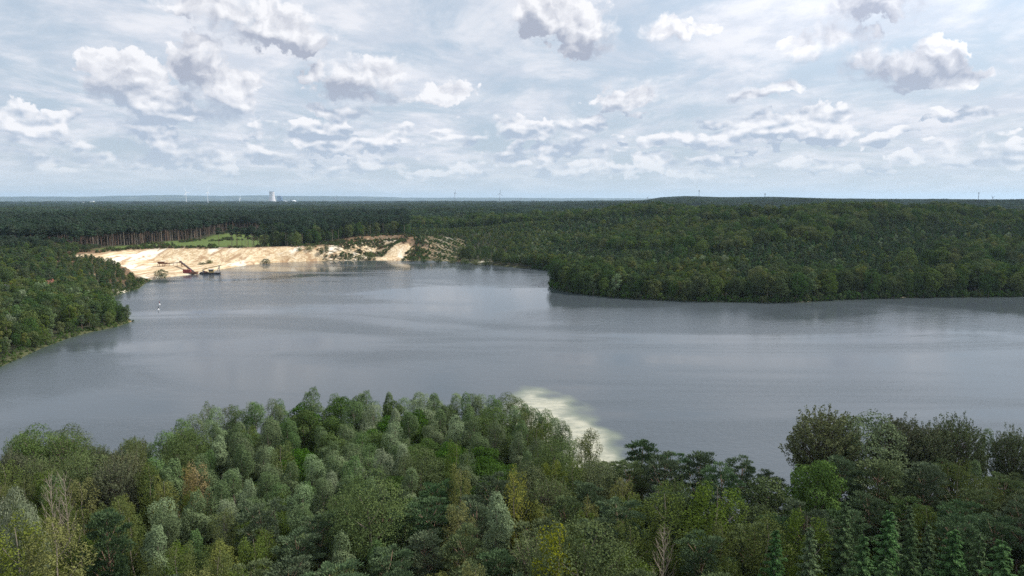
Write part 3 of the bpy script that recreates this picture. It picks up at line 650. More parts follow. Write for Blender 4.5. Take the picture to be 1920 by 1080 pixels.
for k in range(len(cx_)):
    x, y = cx_[k], cy_[k]; px, py = proj(x, y, 16)
    q = np.hypot((SP[:,0]-px-jit[k,0])*.8, SP[:,1]-py-jit[k,1]*.6); st = SITES[int(q.argmin())]
    ks = list(st[1]); kd = ks[int(rng.choice(len(ks), p=np.array([st[1][a] for a in ks], float)/sum(st[1].values())))]
    rad = RADK[kd]*(.85+.35*rng.rand()); gx, gy = int(x//8), int(y//8)
    if any(math.hypot(x-a, y-b) < (rad+c)*(.97 if kd == 'willow' else .88) for i in (-1,0,1) for j in (-1,0,1) for a, b, c in grid.get((gx+i, gy+j), ())): continue
    top = {'willow':16,'maple':13.2,'birch':16.2,'pine':15.8,'spruce':16,'poplar':17.5,'aspen':16.5,'oak':14.5}[kd]+rng.normal()*(.85 if kd == 'willow' else 1.3); vr = int(rng.randint(5)) if kd == 'willow' else None
    if cdl[k] < 6: top -= 1.0
    if st[2] == 'left shore': top += 1.2
    tx, ty = proj(x, y, top)
    if 1480 < px < 1960 and py < 850: top -= 2.0
    if ty > 1150: continue
    place_tree(kd, x, y, top, LOOK[kd]+' '+where(tx, ty), PLUR[kd]+' of the near wood', var=vr)
    grid.setdefault((gx, gy), []).append((x, y, rad)); count += 1
print('near trees', count)

# ------------------------------------------------------------------ light-weight trees for the far shores and woods
def lowtree(name, leafm, n, H, W, size, bot=.3, nl=7, bark='bark', pine=False, conic=False):
    if conic:
        t = rng.rand(n)**.7; z = H*(1-.85*(1-t)); rr = W*.5*(1-t)*(.7+.5*rng.rand(n))+.15; a = rng.rand(n)*6.28
        p = np.stack([rr*np.cos(a), rr*np.sin(a), z], 1); v, q = leafquads(p, p*np.array([1,1,0])+np.array([0,0,1.2])+unit(n)*.6, np.full(n, size), .6); c = np.repeat(rng.rand(n), 4)
    else:
        lobes = []; cc = H*(1+bot)/2; hh = H*(1-bot)/2
        for k in range(nl):
            z = 1-2*(k+.5)/nl; a = k*2.4+rng.rand(); rr = math.sqrt(max(0, 1-z*z)); rad = W*.27*(.8+.45*rng.rand())
            lobes.append((W*.36*rr*math.cos(a), W*.36*rr*math.sin(a), cc+hh*z*.68, rad, rad, rad*(.6 if pine else .95)))
        v, q, c = lobes_leaves(lobes, n, size, .75, .35, .6, .08)
    mb = MB(); mb.tube([(0,0,-.5),(.1,0,H*.45),(0,0,H*.85)], [.24,.17,.06], 5)
    if pine:
        for k in range(5): mb.tube([(0,0,H*(.5+.07*k)),(math.cos(k*2.4)*W*.3, math.sin(k*2.4)*W*.3, H*(.58+.07*k))], [.07,.02], 3)
    tv = np.array(mb.v, float); tq = np.array(mb.f, int)
    V_ = np.vstack([v, tv]); F_ = np.vstack([q, tq+len(v)])
    me = mesh_np(name, V_, F_, [M[leafm], M[bark]], {'var': np.concatenate([c, np.full(len(tv), .5)])}, np.concatenate([np.zeros(len(q), int), np.ones(len(tq), int)]))
    return me, H
LOW = {
 'broad': [lowtree('broadleaf_low', 'oak', 1900, 14, 8, .55, .0, 12), lowtree('broadleaf_low', 'oak', 1700, 12, 6.5, .52, .0, 10), lowtree('broadleaf_low', 'oak', 1900, 15, 7.5, .55, .05, 12)],
 'birchy': [lowtree('birch_low', 'birch', 1000, 14, 4.6, .55, .15, 8), lowtree('birch_low', 'birch', 900, 12, 4.0, .55, .1, 7)],
 'greyw': [lowtree('willow_low', 'willow', 1000, 12, 5.0, .55, .08, 8)],
 'conif': [lowtree('pine_low', 'pine', 900, 14, 5.0, .6, .25, 9, 'pinebark', True), lowtree('pine_low', 'pine', 900, 12.5, 4.6, .6, .2, 8, 'pinebark', True)],
 'cone': [lowtree('spruce_low', 'spruce', 600, 13, 5.0, .75, 0, 1, 'bark', False, True), lowtree('spruce_low', 'spruce', 600, 11, 4.2, .75, 0, 1, 'bark', False, True)],
 'tallpine': [lowtree('tall_pine_low', 'farpine', 460, 22, 6.0, .95, .58, 8, 'palebark', True), lowtree('tall_pine_low', 'farpine', 420, 20, 5.4, .95, .55, 7, 'pinebark', True)],
}
def point_cloud(name, protos, pts, label=None, cat=None, kind='stuff'):
    """one object that sets a tree on every point; pts rows x,y,z,scale,rot,index"""
    pts = np.asarray(pts, float); me = bpy.data.meshes.new(name); me.vertices.add(len(pts)); me.vertices.foreach_set('co', pts[:, :3].astype(np.float32).ravel())
    for a, val in (('sc', pts[:,3]), ('rt', pts[:,4])):
        at = me.attributes.new(a, 'FLOAT', 'POINT'); at.data.foreach_set('value', val.astype(np.float32))
    at = me.attributes.new('ix', 'INT', 'POINT'); at.data.foreach_set('value', pts[:,5].astype(np.int32))
    o = obj(name, me); col_ = bpy.data.collections.new(name+'_kit')
    for i, p in enumerate(protos):
        po = bpy.data.objects.new('%s_%02d' % (name, i), p); col_.objects.link(po)
    ng = bpy.data.node_groups.new(name, 'GeometryNodeTree'); ng.interface.new_socket('Geometry', in_out='INPUT', socket_type='NodeSocketGeometry'); ng.interface.new_socket('Geometry', in_out='OUTPUT', socket_type='NodeSocketGeometry')
    N = ng.nodes.new; Lk = ng.links.new; gi = N('NodeGroupInput'); go = N('NodeGroupOutput'); ip = N('GeometryNodeInstanceOnPoints'); ci = N('GeometryNodeCollectionInfo')
    ci.inputs['Collection'].default_value = col_; ci.inputs['Separate Children'].default_value = True; ci.inputs['Reset Children'].default_value = True
    ip.inputs['Pick Instance'].default_value = True
    def at_(nm, t):
        a = N('GeometryNodeInputNamedAttribute'); a.data_type = t; a.inputs['Name'].default_value = nm; return a.outputs[0]
    cx = N('ShaderNodeCombineXYZ'); Lk(at_('rt', 'FLOAT'), cx.inputs[2])
    Lk(gi.outputs[0], ip.inputs['Points']); Lk(ci.outputs[0], ip.inputs['Instance']); Lk(at_('ix', 'INT'), ip.inputs['Instance Index']); Lk(cx.outputs[0], ip.inputs['Rotation'])
    Lk(at_('sc', 'FLOAT'), ip.inputs['Scale']); Lk(ip.outputs[0], go.inputs[0])
    md = o.modifiers.new('scatter', 'NODES'); md.node_group = ng
    return tag(o, label, cat, None, kind)
def scatter(x0, x1, y0, y1, dens, fn, seed):
    """jittered grid of points; fn -> keep mask"""
    r_ = np.random.RandomState(seed); st = 1/math.sqrt(dens); gx, gy = np.meshgrid(np.arange(x0, x1, st), np.arange(y0, y1, st)); x = gx.ravel()+(r_.rand(gx.size)-.5)*st*1.3; y = gy.ravel()+(r_.rand(gx.size)-.5)*st*1.3
    k = (np.abs(x/np.maximum(y, 1)) < .80) & fn(x, y); return x[k], y[k], r_
def pack(x, y, sc_, ix, r_, z=None):
    return np.stack([x, y, height(x, y)-.3 if z is None else z, sc_, r_.rand(len(x))*6.28, ix], 1)

NOTREE = [FIELD, STRIPE, UP]
def landok(x, y):
    k = (sdf(x, y, LAKE) > 2.0) & (sdf(x, y, PIT) > 6)
    for p in NOTREE: k &= ~inside(x, y, p)
    return k
CLEAR = [(G(10,527,12),15), (G(92,524,12),5), (G(197,524,6),9), (G(30,660,2),4)]
def clearok(x, y):
    k = np.ones(len(x), bool)
    for (a, b), r_ in CLEAR: k &= np.hypot((x-a), (y-b)*.6) > r_
    return k
# left bank wood: near rows are single trees, the rest one mass
protosB = [m for m, h in LOW['broad']+LOW['birchy']+LOW['greyw']+LOW['conif']+LOW['cone']]
hb = [h for m, h in LOW['broad']+LOW['birchy']+LOW['greyw']+LOW['conif']+LOW['cone']]
IX = {'broad':[0,1,2],'birchy':[3,4],'greyw':[5],'conif':[6,7],'cone':[8,9]}
LN = {'broad':('broadleaf_tree','rounded green broadleaf tree'),'birchy':('birch_tree','yellowish green birch'),'greyw':('willow_tree','grey-green willow'),'conif':('pine_tree','dark blue-green pine'),'cone':('spruce_tree','pointed dark spruce')}
def choose(r_, probs, n):
    ks = list(probs); c = r_.choice(len(ks), n, p=np.array(list(probs.values()), float)/sum(probs.values())); return np.array([r_.choice(IX[ks[i]]) for i in c])
def kind_of(ix):
    for k, l in IX.items():
        if ix in l: return k
LMB = [(92,520,'the red-tiled house'),(25,528,'the grey-roofed houses at the left edge'),(245,520,'the inner bank tip by the sandy beach'),(250,575,'the outer bank tip on the left'),(170,600,'the left bank bend below its tip'),(80,630,'the grassy left bank shore'),(15,660,'the left edge at the lower bank'),(15,590,'the left edge above the bank'),(120,570,'the middle of the left bank wood'),(190,545,'the small cove between the bank tips'),
 (1045,515,'the left tip of the wooded hillside'),(1110,530,'the first bend of the hillside shore'),(1200,535,'the hillside shore below the mast'),(1300,540,'the middle of the hillside shore'),(1400,540,'the dark bulge of the hillside shore'),(1500,540,'the big rounded shore tree on the hillside'),(1600,535,'the pale patch on the hillside shore'),(1700,530,'the right part of the hillside shore'),(1800,530,'the dark right stretch of the hillside shore'),(1890,525,'the hillside shore at the right edge')]
def single_low(rows, place):
    for x, y, z, s, rt, ix in rows:
        kd = kind_of(int(ix)); nm, lk = LN[kd]; o = obj(nm, protosB[int(ix)]); o.location = (x, y, z); o.rotation_euler = (0, 0, rt); o.scale = (s, s, s*(.92+.2*rng.rand()))
        q_ = proj(x, y, z+hb[int(ix)]*s); tag(o, lk+' '+where(q_[0], q_[1], LMB, 14), 'tree', nm.replace('_tree', '')+' trees '+place)
x, y, r_ = scatter(-520, -120, 195, 640, 1/24., lambda x, y: landok(x, y) & clearok(x, y) & (x/y < -.36) & (x/y > -.80), 21)
n_ = len(x); ix = np.where(y < 430, choose(r_, {'broad':7,'birchy':2,'greyw':1,'conif':1}, n_), choose(r_, {'broad':3,'birchy':1,'conif':6}, n_))
hgt = np.where(y < 430, 10.5, 8.0)+r_.normal(size=n_)*1.5; pxx, pyy = proj(x, y, 12); hgt = np.where((y > 470) & (pxx > 100), 6.5, hgt); dlk = sdf(x, y, LAKE); hgt = np.where(dlk < 9, hgt*.62, hgt)
pk = pack(x, y, hgt/np.array(hb)[ix.astype(int)], ix, r_)
near = np.argsort(y)[:230]; mask = np.zeros(n_, bool); mask[near] = True; mask |= (dlk < 14) & (x/y > -.72)
single_low(pk[mask], 'on the left bank of the lake'); point_cloud('left_bank_wood', protosB, pk[~mask], 'dense green wood behind the left bank of the lake', 'wood')
print('left', n_, mask.sum())
# right hillside and the wood behind the pit
def hillmask(x, y): return landok(x, y) & (x/y > -.15)
x, y, r_ = scatter(-160, 900, 390, 1150, 1/15., hillmask, 22)
pat = fbm(x/60+3, y/60, 3); k = (pat < .56) | (r_.rand(len(x)) < .5); x, y = x[k], y[k]; n_ = len(x); dlk = sdf(x, y, LAKE)
pat = fbm(x/60+3, y/60, 3); pat2 = fbm(x/110+40, y/110+9, 3)
c1 = choose(r_, {'broad':8,'birchy':1}, n_); c2 = choose(r_, {'conif':8,'birchy':1,'cone':3,'greyw':.5}, n_); c3 = choose(r_, {'birchy':5,'broad':3,'greyw':1}, n_)
ix = np.where(dlk < 16, np.where(r_.rand(n_) < .6, c1, c3), np.where(pat > .56, c1, np.where(pat2 < .40, c3, c2)))
u_ = x/y; young = (u_ < .06) & (y > 560) & (y < 960) & (dlk > 5)
hgt = np.where(pat > .56, 16.5, 9.5)+r_.normal(size=n_)*1.7+np.where(dlk < 16, 3.0, 0)*(pat < .56); hgt = np.where(young, 4.5+5*ss(-.04, .05, u_)+r_.rand(n_)*2, hgt)
hgt = np.where(y > 900, hgt+3, hgt); ix = np.where(young & (r_.rand(n_) < .6), choose(r_, {'birchy':3,'conif':3,'greyw':.6}, n_), ix)
pk = pack(x, y, np.maximum(hgt, 3)/np.array(hb)[ix.astype(int)], ix, r_)
mask = (dlk < 13) & (y < 470) & (x/y > .04) & (x/y < .76)
print('hill', n_, mask.sum())
single_low(pk[mask], 'at the foot of the wooded hillside across the lake'); point_cloud('hillside_wood', protosB, pk[~mask], 'dark green mixed wood covering the hillside right of the lake', 'wood')
# tall pine forest on the plateau behind the pit
def pinemask(x, y): return landok(x, y) & (x/y <= -.15) & (y > 560) & ((sdf(x, y, PIT) > 26) | (x/y > -.35)) & (sdf(x, y, FIELD) > 3)
x, y, r_ = scatter(-950, -60, 560, 1250, 1/27., pinemask, 23); n_ = len(x)
tp = [m for m, h in LOW['tallpine']]+protosB[:5]; rr_ = r_.rand(n_); u_ = x/y
wood = (u_ > -.36) | (y < 640)
ix = np.where(wood, np.where(rr_ < .45, 0, 2+r_.randint(0, 3, n_)), np.where(rr_ < .5, 0, 1))
scl = np.where(ix < 2, .88+.25*r_.rand(n_), .95+.4*r_.rand(n_)); dpt = sdf(x, y, PIT)
scl = np.where((y < 640) & (u_ < -.56), scl*.6, scl)
pk = pack(x, y, scl, ix, r_); print('pines', n_)
LMP = [(130+i_*30, 440-i_*1.2, t_) for i_, t_ in enumerate(['the left end of the sand face','the left corner of the field edge','the first bend of the field edge','the left part of the field edge','the pines above the feed hopper','the pines above the conveyor','the pines above the dredger','the middle of the green field','the widest part of the green field','the right part of the green field','the right end of the green field','the dark corner beyond the green field'])]
edge_ = (sdf(x, y, FIELD) < 16) & (u_ < -.40) & (ix < 2)
for row in pk[edge_][:150]:
    o = obj('pine_tree', tp[int(row[5])]); o.location = row[:3]; o.rotation_euler = (0,0,row[4]); o.scale = (row[3],)*3
    tag(o, 'tall bare-trunked pine '+where(*proj(row[0], row[1], row[2]+20), LMP, 12), 'tree', 'tall pines along the field edge behind the sand pit')
keep_ = np.ones(n_, bool); keep_[np.where(edge_)[0][:150]] = False
point_cloud('pine_forest', tp, pk[keep_], 'dark forest of tall pines on the plateau behind the sand pit', 'forest')
# understorey that closes the near wood from below
x, y, r_ = scatter(-150, 150, 58, 172, 1/5., lambda x, y: sdf(x, y, LAKE) > .5, 25)
point_cloud('undergrowth', protosB[:3]+[LOW['birchy'][0][0]], pack(x, y, .30+.25*r_.rand(len(x)), r_.randint(0, 4, len(x)), r_), 'low dark green undergrowth beneath the trees of the near wood', 'undergrowth')

# the near wood goes on to both sides of the view
r_ = np.random.RandomState(26); x = (r_.rand(9000)*2-1)*215; y = 28+r_.rand(9000)*150
k = (np.abs(x)/y > .85) & (sdf(x, y, LAKE) > 2.5) & (r_.rand(9000) < .42); x, y = x[k], y[k]; n_ = len(x)
ix = choose(r_, {'broad':3,'birchy':3,'greyw':2,'conif':4}, n_)
point_cloud('near_wood_sides', protosB, pack(x, y, (13.5+r_.normal(size=n_)*1.5)/np.array(hb)[ix.astype(int)], ix, r_), 'mixed wood continuing on both sides of the near trees', 'wood')

# far forest canopy patches
def patch(name, leafm, seed, size=34., nt_=22, hh=15, per=46):
    r2 = np.random.RandomState(seed); Vs, Qs, Cs = [], [], []; b = 0
    for k in range(nt_):
        x, y = (r2.rand(2)-.5)*size; h = hh*(.75+.4*r2.rand()); rad = 2.8+2.2*r2.rand()
        v, q, c = lobes_leaves([(x, y, h-rad*.9, rad, rad, rad*1.05), (x+1, y-1, h*.5, rad*.9, rad*.9, h*.45)], per, 2.3, .85, .5, .45, 0, .5)
        Vs.append(v); Qs.append(q+b); Cs.append(c*.5+.5*r2.rand()); b += len(v)
    return mesh_np(name, np.vstack(Vs), np.vstack(Qs), [M[leafm]], {'var': np.concatenate(Cs)})
pts_ = [patch('canopy', 'farwood', 1), patch('canopy', 'farwood', 2), patch('canopy', 'farpine', 3), patch('canopy', 'farpine', 4)]
def rings(r0, r1, f, k, seed, fill=1.0):
    r2 = np.random.RandomState(seed); xs, ys, s_ = [], [], []; r_ = r0
    while r_ < r1:
        st = k*(1+f*(r_-r0)/1000); m_ = int(r_*1.5/st*fill); a = (r2.rand(m_)*2-1)*R(39.5); rr = r_+r2.rand(m_)*st
        xs.append(rr*np.sin(a)); ys.append(rr*np.cos(a)); s_.append(np.full(m_, st/k)); r_ += st*.9
    return np.concatenate(xs), np.concatenate(ys), np.concatenate(s_), r2
x, y, s_, r2 = rings(1060, 5600, .18, 20, 31, 1.5); pat = fbm(x/260, y/200, 3)
k = landok(x, y) & ~((y < 1150) & (np.abs(x) < 940)); x, y, s_, pat = x[k], y[k], s_[k], pat[k]
sc_ = .85+.2*r2.rand(len(x))+.25*(s_-1)*.4; ix = np.where(pat > .5, 0, 2)+r2.randint(0, 2, len(x))
point_cloud('distant_forest', pts_, pack(x, y, sc_, ix, r2), 'dark forest stretching to the horizon', 'forest'); print('far', len(x))
x, y, s_, r2 = rings(5600, 16000, .25, 60, 32, .55); pat = fbm(x/900, y/500, 3); k = pat > .47; x, y = x[k], y[k]
point_cloud('plain_woods', pts_, pack(x, y, 1.0+.8*r2.rand(len(x)), r2.randint(0, 4, len(x)), r2), 'blue-green woods scattered over the far plain', 'woods'); print('plain', len(x))

# ------------------------------------------------------------------ brush on the sand pit rim and shore
bush = [lowtree('brush', 'heather', 260, 3.0, 3.4, .5, -.2, 5), lowtree('brush', 'oak', 260, 3.0, 3.2, .5, -.2, 5), lowtree('brush', 'maple', 240, 2.6, 3.0, .5, -.2, 4)]
bm_ = [b_[0] for b_ in bush]
def rimmask(x, y):
    n = fbm(x/14, y/14, 3); dp_ = sdf(x, y, PIT); up_ = inside(x, y, UP)
    return (sdf(x, y, LAKE) > 1) & (((dp_ > -7) & (dp_ < 16) & (y > 560) & (n > .46)) | (up_ & (n > .47)) | ((sdf(x, y, FIELD) < 6) & (n > .66))) & ~((x/np.maximum(y,1) < -.34) & (dp_ > -2) & (n < .58))
x, y, r_ = scatter(-560, -60, 560, 900, 1/7., rimmask, 41)
point_cloud('rim_brush', bm_, pack(x, y, .45+.5*r_.rand(len(x)), r_.randint(0, 3, len(x)), r_), 'brown and green brush along the rim of the sand pit', 'brush')
x, y, r_ = scatter(20, 900, 390, 640, 1/6., lambda x, y: (sdf(x, y, LAKE) > -.4) & (sdf(x, y, LAKE) < 4.5), 43)
point_cloud('bank_scrub', bm_, pack(x, y, .7+1.0*r_.rand(len(x)), 1+r_.randint(0, 2, len(x)), r_, np.full(len(x), .1)), 'dark green scrub overhanging the water below the wooded hillside', 'scrub')
x, y, r_ = scatter(-160, -20, 560, 900, 1/9., lambda x, y: (sdf(x, y, STRIPE) < 10) & (sdf(x, y, LAKE) > 2) & (np.sin((x*.82+y*.57)*.42+fbm(x/20,y/20)*5) > -.25), 44)
point_cloud('bank_plantation', bm_, pack(x, y, .45+.5*r_.rand(len(x)), 1+r_.randint(0, 2, len(x)), r_), 'rows of young green plants on the brownish bank right of the white slope', 'plants')
# grassy shore fringe, left bank
x, y, r_ = scatter(-420, -100, 190, 640, 1/3.5, lambda x, y: (sdf(x, y, LAKE) > .2) & (sdf(x, y, LAKE) < 6) & (x/y < -.36) & (y < 520), 42)
point_cloud('shore_scrub', bm_, pack(x, y, .25+.35*r_.rand(len(x)), 1+r_.randint(0, 2, len(x)), r_), 'low green scrub fringing the left bank', 'scrub')
def bush_at(px, py, w_, h_, label, z=None, m_=1):
    zz = .8 if z is None else z; x, y = G(px, py, zz); me, H = bush[m_]; o = obj('bush', me); o.location = (x, y, hz1(x, y)-.1); s = w_*y/FPX/3.6; o.scale = (s, s, h_*y/FPX/3.0)
    tag(o, label, 'bush')
bigb = lowtree('bush', 'oak', 1500, 8, 9.5, .6, -.15, 10)
def bigbush(px, py, wpx, hpx, label):
    x, y = G(px, py, .6); o = obj('bush', bigb[0]); s = wpx*y/FPX/10.5; o.location = (x, y, max(hz1(x, y), .1)-.2); o.scale = (s, s, hpx*y/FPX/8.0); o.rotation_euler = (0,0,px*.1); tag(o, label, 'bush')
bigbush(302, 521, 23, 17, 'large round dark bush alone on the sandy beach left of the conveyor')
bigbush(499, 493, 15, 9, 'dark low bush at the waterline of the sand pit, right of the dredger')
bigbush(581, 487, 16, 9, 'dark bush on the shore below the middle of the sand face')
bigbush(603, 487, 8, 11, 'narrow dark bush between two larger ones on the far shore')
bigbush(612, 486, 9, 17, 'tall slim dark bush standing out before the sand face')
bigbush(563, 488, 9, 5, 'small low bush left of the dark shore bushes')
bigbush(676, 486, 18, 8, 'flat green thicket at the foot of the white sand slope')
bigbush(694, 486, 18, 13, 'tall green thicket at the foot of the white sand slope')
bigbush(716, 483, 12, 5, 'tiny green bush right of the tall thicket on the pale beach')
bigbush(393, 497, 12, 6, 'green shrub on the grassy mound behind the dredger')
bigbush(380, 498, 14, 4, 'low green shrub left of the mound shrub behind the dredger')
for i_, px in enumerate((775,795,822,848,872,893,912)):
    bigbush(px, 489+i_*1.2, 17, 9, 'green shore bush number %s from the pale beach towards the right' % ('one two three four five six seven'.split()[i_]))

# ------------------------------------------------------------------ sand works: conveyors, container, dredger
def gp(px, py, z): x, y = G(px, py, z); return Vector((x, y, z))
def pt(px, py, y):
    d = ray(px, py); t = y/d[1]; return Vector((d[0]*t, y, HC+d[2]*t))
a0 = gp(310, 496.5, 2.2); a1 = pt(339.5, 492, a0.y-6)
e = empty('belt_conveyor', a0); tag(e, 'rusty low conveyor running level over the sand from the hopper', 'conveyor')
L_ = a1-a0; MB().bar((0,0,.9), L_, 1.0, .5).build('frame', M['rust'], e); MB().bar((0,0,1.22), L_+Vector((0,0,.32)), .7, .08).build('belt', M['dark'], e)
for k in range(5):
    p = L_*(k/4); g_ = hz1(a0.x+p.x, a0.y+p.y)-a0.z-.2; MB().bar((p.x,p.y,g_),(p.x,p.y,p.z+.6*(1-k/4)),.25).build('leg', M['rust'], e)
b0 = gp(364, 510.5, 1.8); b1 = pt(338.5, 491, a0.y-9)
e = empty('stacker_conveyor', b0); tag(e, 'long rusty inclined conveyor rising from the shore to its high left end', 'conveyor'); L_ = b1-b0
MB().bar((0,0,0), L_, 1.3, 1.0).build('boom', M['rust'], e); MB().bar((0,0,.62), L_+Vector((0,0,.62)), .9, .1).build('belt', M['dark'], e)
for t in (.45, .9):
    p = L_*t; g_ = hz1(b0.x+p.x, b0.y+p.y)-b0.z-.2
    for s in (-1, 1): MB().bar((p.x+s*.4,p.y-1.2*s,g_),(p.x,p.y,p.z-.4),.28).build('leg', M['rust'], e)
MB().box(-2.6,2.6,-1.4,1.4,-1.4,.3).build('base_frame', M['rust'], e)
MB().box(-.7,.7,-.9,.9,-.6,.9,o=tuple(L_)).build('head_pulley_box', M['rust'], e)
c0 = gp(302, 498, 2.4); e = empty('feed_hopper', (c0.x, c0.y, hz1(c0.x, c0.y))); tag(e, 'dark red feed hopper at the left end of the level conveyor', 'hopper')
MB().add([(-3,-1.8,4.2),(3,-1.8,4.2),(3,1.8,4.2),(-3,1.8,4.2),(-1.4,-.7,2.2),(1.4,-.7,2.2),(1.4,.7,2.2),(-1.4,.7,2.2)],[(0,1,5,4),(1,2,6,5),(2,3,7,6),(3,0,4,7),(4,5,6,7)]).build('funnel', M['rust'], e)
for sx in (-1,1):
    for sy in (-1,1): MB().bar((sx*2.3,sy*1.4,-.2),(sx*2.0,sy*1.2,3.4),.35).build('leg', M['rust'], e)
MB().box(2.4,6,-.8,.8,2.2,3.4).build('motor_housing', M['rust'], e)
d0 = gp(351, 512, 1.0); e = empty('shipping_container', (d0.x, d0.y, hz1(d0.x, d0.y))); tag(e, 'red steel container on the sand beneath the inclined conveyor', 'container')
MB().box(-2.9,2.9,-1.25,1.25,.15,2.8).build('body', M['red'], e)
m_ = MB()
for k in range(17): m_.box(-2.75+k*.34,-2.6+k*.34,-1.31,-1.25,.35,2.6)
m_.build('ribs', M['red'], e); MB().box(2.9,2.96,-1.15,1.15,.25,2.7).build('door', M['red'], e); MB().box(-2.7,2.7,-1.1,1.1,-.1,.15).build('base_rails', M['dark'], e)
# dredger
q0 = gp(398, 514, 0); ang = R(12); e = empty('dredger', (q0.x, q0.y, 0), ang); tag(e, 'floating suction dredger moored off the sandy beach', 'dredger')
MB().add([(-6.5,-2,-.4),(5.5,-2,-.4),(5.5,2,-.4),(-6.5,2,-.4),(-7.5,-2.2,1.2),(6.8,-2.2,1.2),(6.8,2.2,1.2),(-7.5,2.2,1.2)],[(3,2,1,0),(4,5,6,7),(0,1,5,4),(1,2,6,5),(2,3,7,6),(3,0,4,7)]).build('hull', M['dark'], e)
h_ = MB().box(-2.5,1.2,-1.3,1.3,1.2,3.9).build('cabin', M['yellowp'], e); MB().box(-2.7,1.4,-1.5,1.5,3.9,4.1).build('roof', M['whitepaint'], h_); MB().box(-2.2,.9,-1.34,-1.3,2.5,3.4).build('window', M['glass'], h_)
fr = MB()
for s in (-1, 1): fr.bar((5.6,s*1.5,1.2),(5.6,s*1.5,6.4),.3).bar((3.4,s*1.5,1.2),(5.6,s*1.5,6.4),.2)
fr.bar((5.6,-1.5,6.4),(5.6,1.5,6.4),.35); fr.build('gantry', M['greysteel'], e)
MB().bar((-6,0,4.4),(7.5,0,7.3),.8,.6).build('ladder_boom', M['yellowp'], e); MB().bar((-6.8,-1,1.2),(-6.8,-1,4.6),.25).bar((-6.8,1,1.2),(-6.8,1,4.6),.25).bar((-6.8,-1,4.6),(-6.8,1,4.6),.25).build('stern_frame', M['greysteel'], e)
MB().box(-6.2,-3.6,-1.1,1.1,1.2,2.3).build('pump_housing', M['rust'], e)
r0 = gp(366, 510.5, .9); r1 = gp(389, 509, .9); e = empty('floating_pipeline', (r0.x, r0.y, .4)); tag(e, 'discharge pipe on floats linking the dredger to the beach', 'pipeline'); L_ = r1-r0; L_.z = 0
MB().tube([(0,0,1.0), tuple(L_*.5+Vector((0,0,1.3))), tuple(L_+Vector((0,0,3.2)))], [.3,.3,.3], 8).build('pipe', M['yellowp'], e)
for k in range(5):
    p = L_*((k+.7)/5.4); MB().lathe([(.01,-.6),(.8,-.6),(.8,.5),(.01,.5)], 10, (p.x, p.y, 0)).build('float', M['whitepaint'] if k == 1 else M['dark'], e)
s0 = gp(384, 513, 0); e = empty('work_boat', (s0.x, s0.y, 0), R(8)); tag(e, 'small dark work boat tied left of the dredger', 'boat')
MB().add([(-3.5,-1,-.3),(3,-1,-.3),(3,1,-.3),(-3.5,1,-.3),(-4,-1.3,.9),(4.4,-.3,1.1),(4.4,.3,1.1),(-4,1.3,.9)],[(3,2,1,0),(4,5,6,7),(0,1,5,4),(1,2,6,5),(2,3,7,6),(3,0,4,7)]).build('hull', M['dark'], e)
MB().box(-1.6,.4,-.7,.7,.9,2.4).build('wheelhouse', M['rust'], e)
# buoys
def buoy(px, py, lab, m2):
    p = gp(px, py, 0); e = empty('buoy', (p.x, p.y, 0)); e.scale = (.6,)*3; tag(e, lab, 'buoy')
    MB().lathe([(.01,-.4),(.75,-.3),(.85,.2),(.5,.7),(.18,.9)], 14).build('float', M['whitepaint'], e, True); MB().lathe([(.20,.85),(.22,2.0),(.36,2.05),(.36,2.9),(.02,3.0)], 12).build('top_mark', m2, e)
buoy(299, 571, 'red and white buoy, the farther of the two near the left bank', M['red']); buoy(297, 580.5, 'small white buoy, the nearer of the two near the left bank', M['dark'])
for px, py, lab in [(957,543,'dark water bird floating off the tip of the wooded hillside, left one'),(993,547,'water bird floating nearest the wooded tip across the lake'),(1010,538,'water bird close to the wooded tip, farthest of the three')]:
    p = gp(px, py, 0); e = empty('water_bird', (p.x, p.y, 0), px*.3); tag(e, lab, 'bird')
    v_ = [(-.55,0,.30),(-.35,0,.12),(-.1,0,.02),(.2,0,.05),(.34,0,.25),(.38,0,.5),(.46,0,.58),(.62,0,.55)]
    MB().tube(v_, [.03,.14,.22,.17,.07,.06,.09,.02], 8).build('body', M['whitepaint'] if px == 993 else M['dark'], e, True)

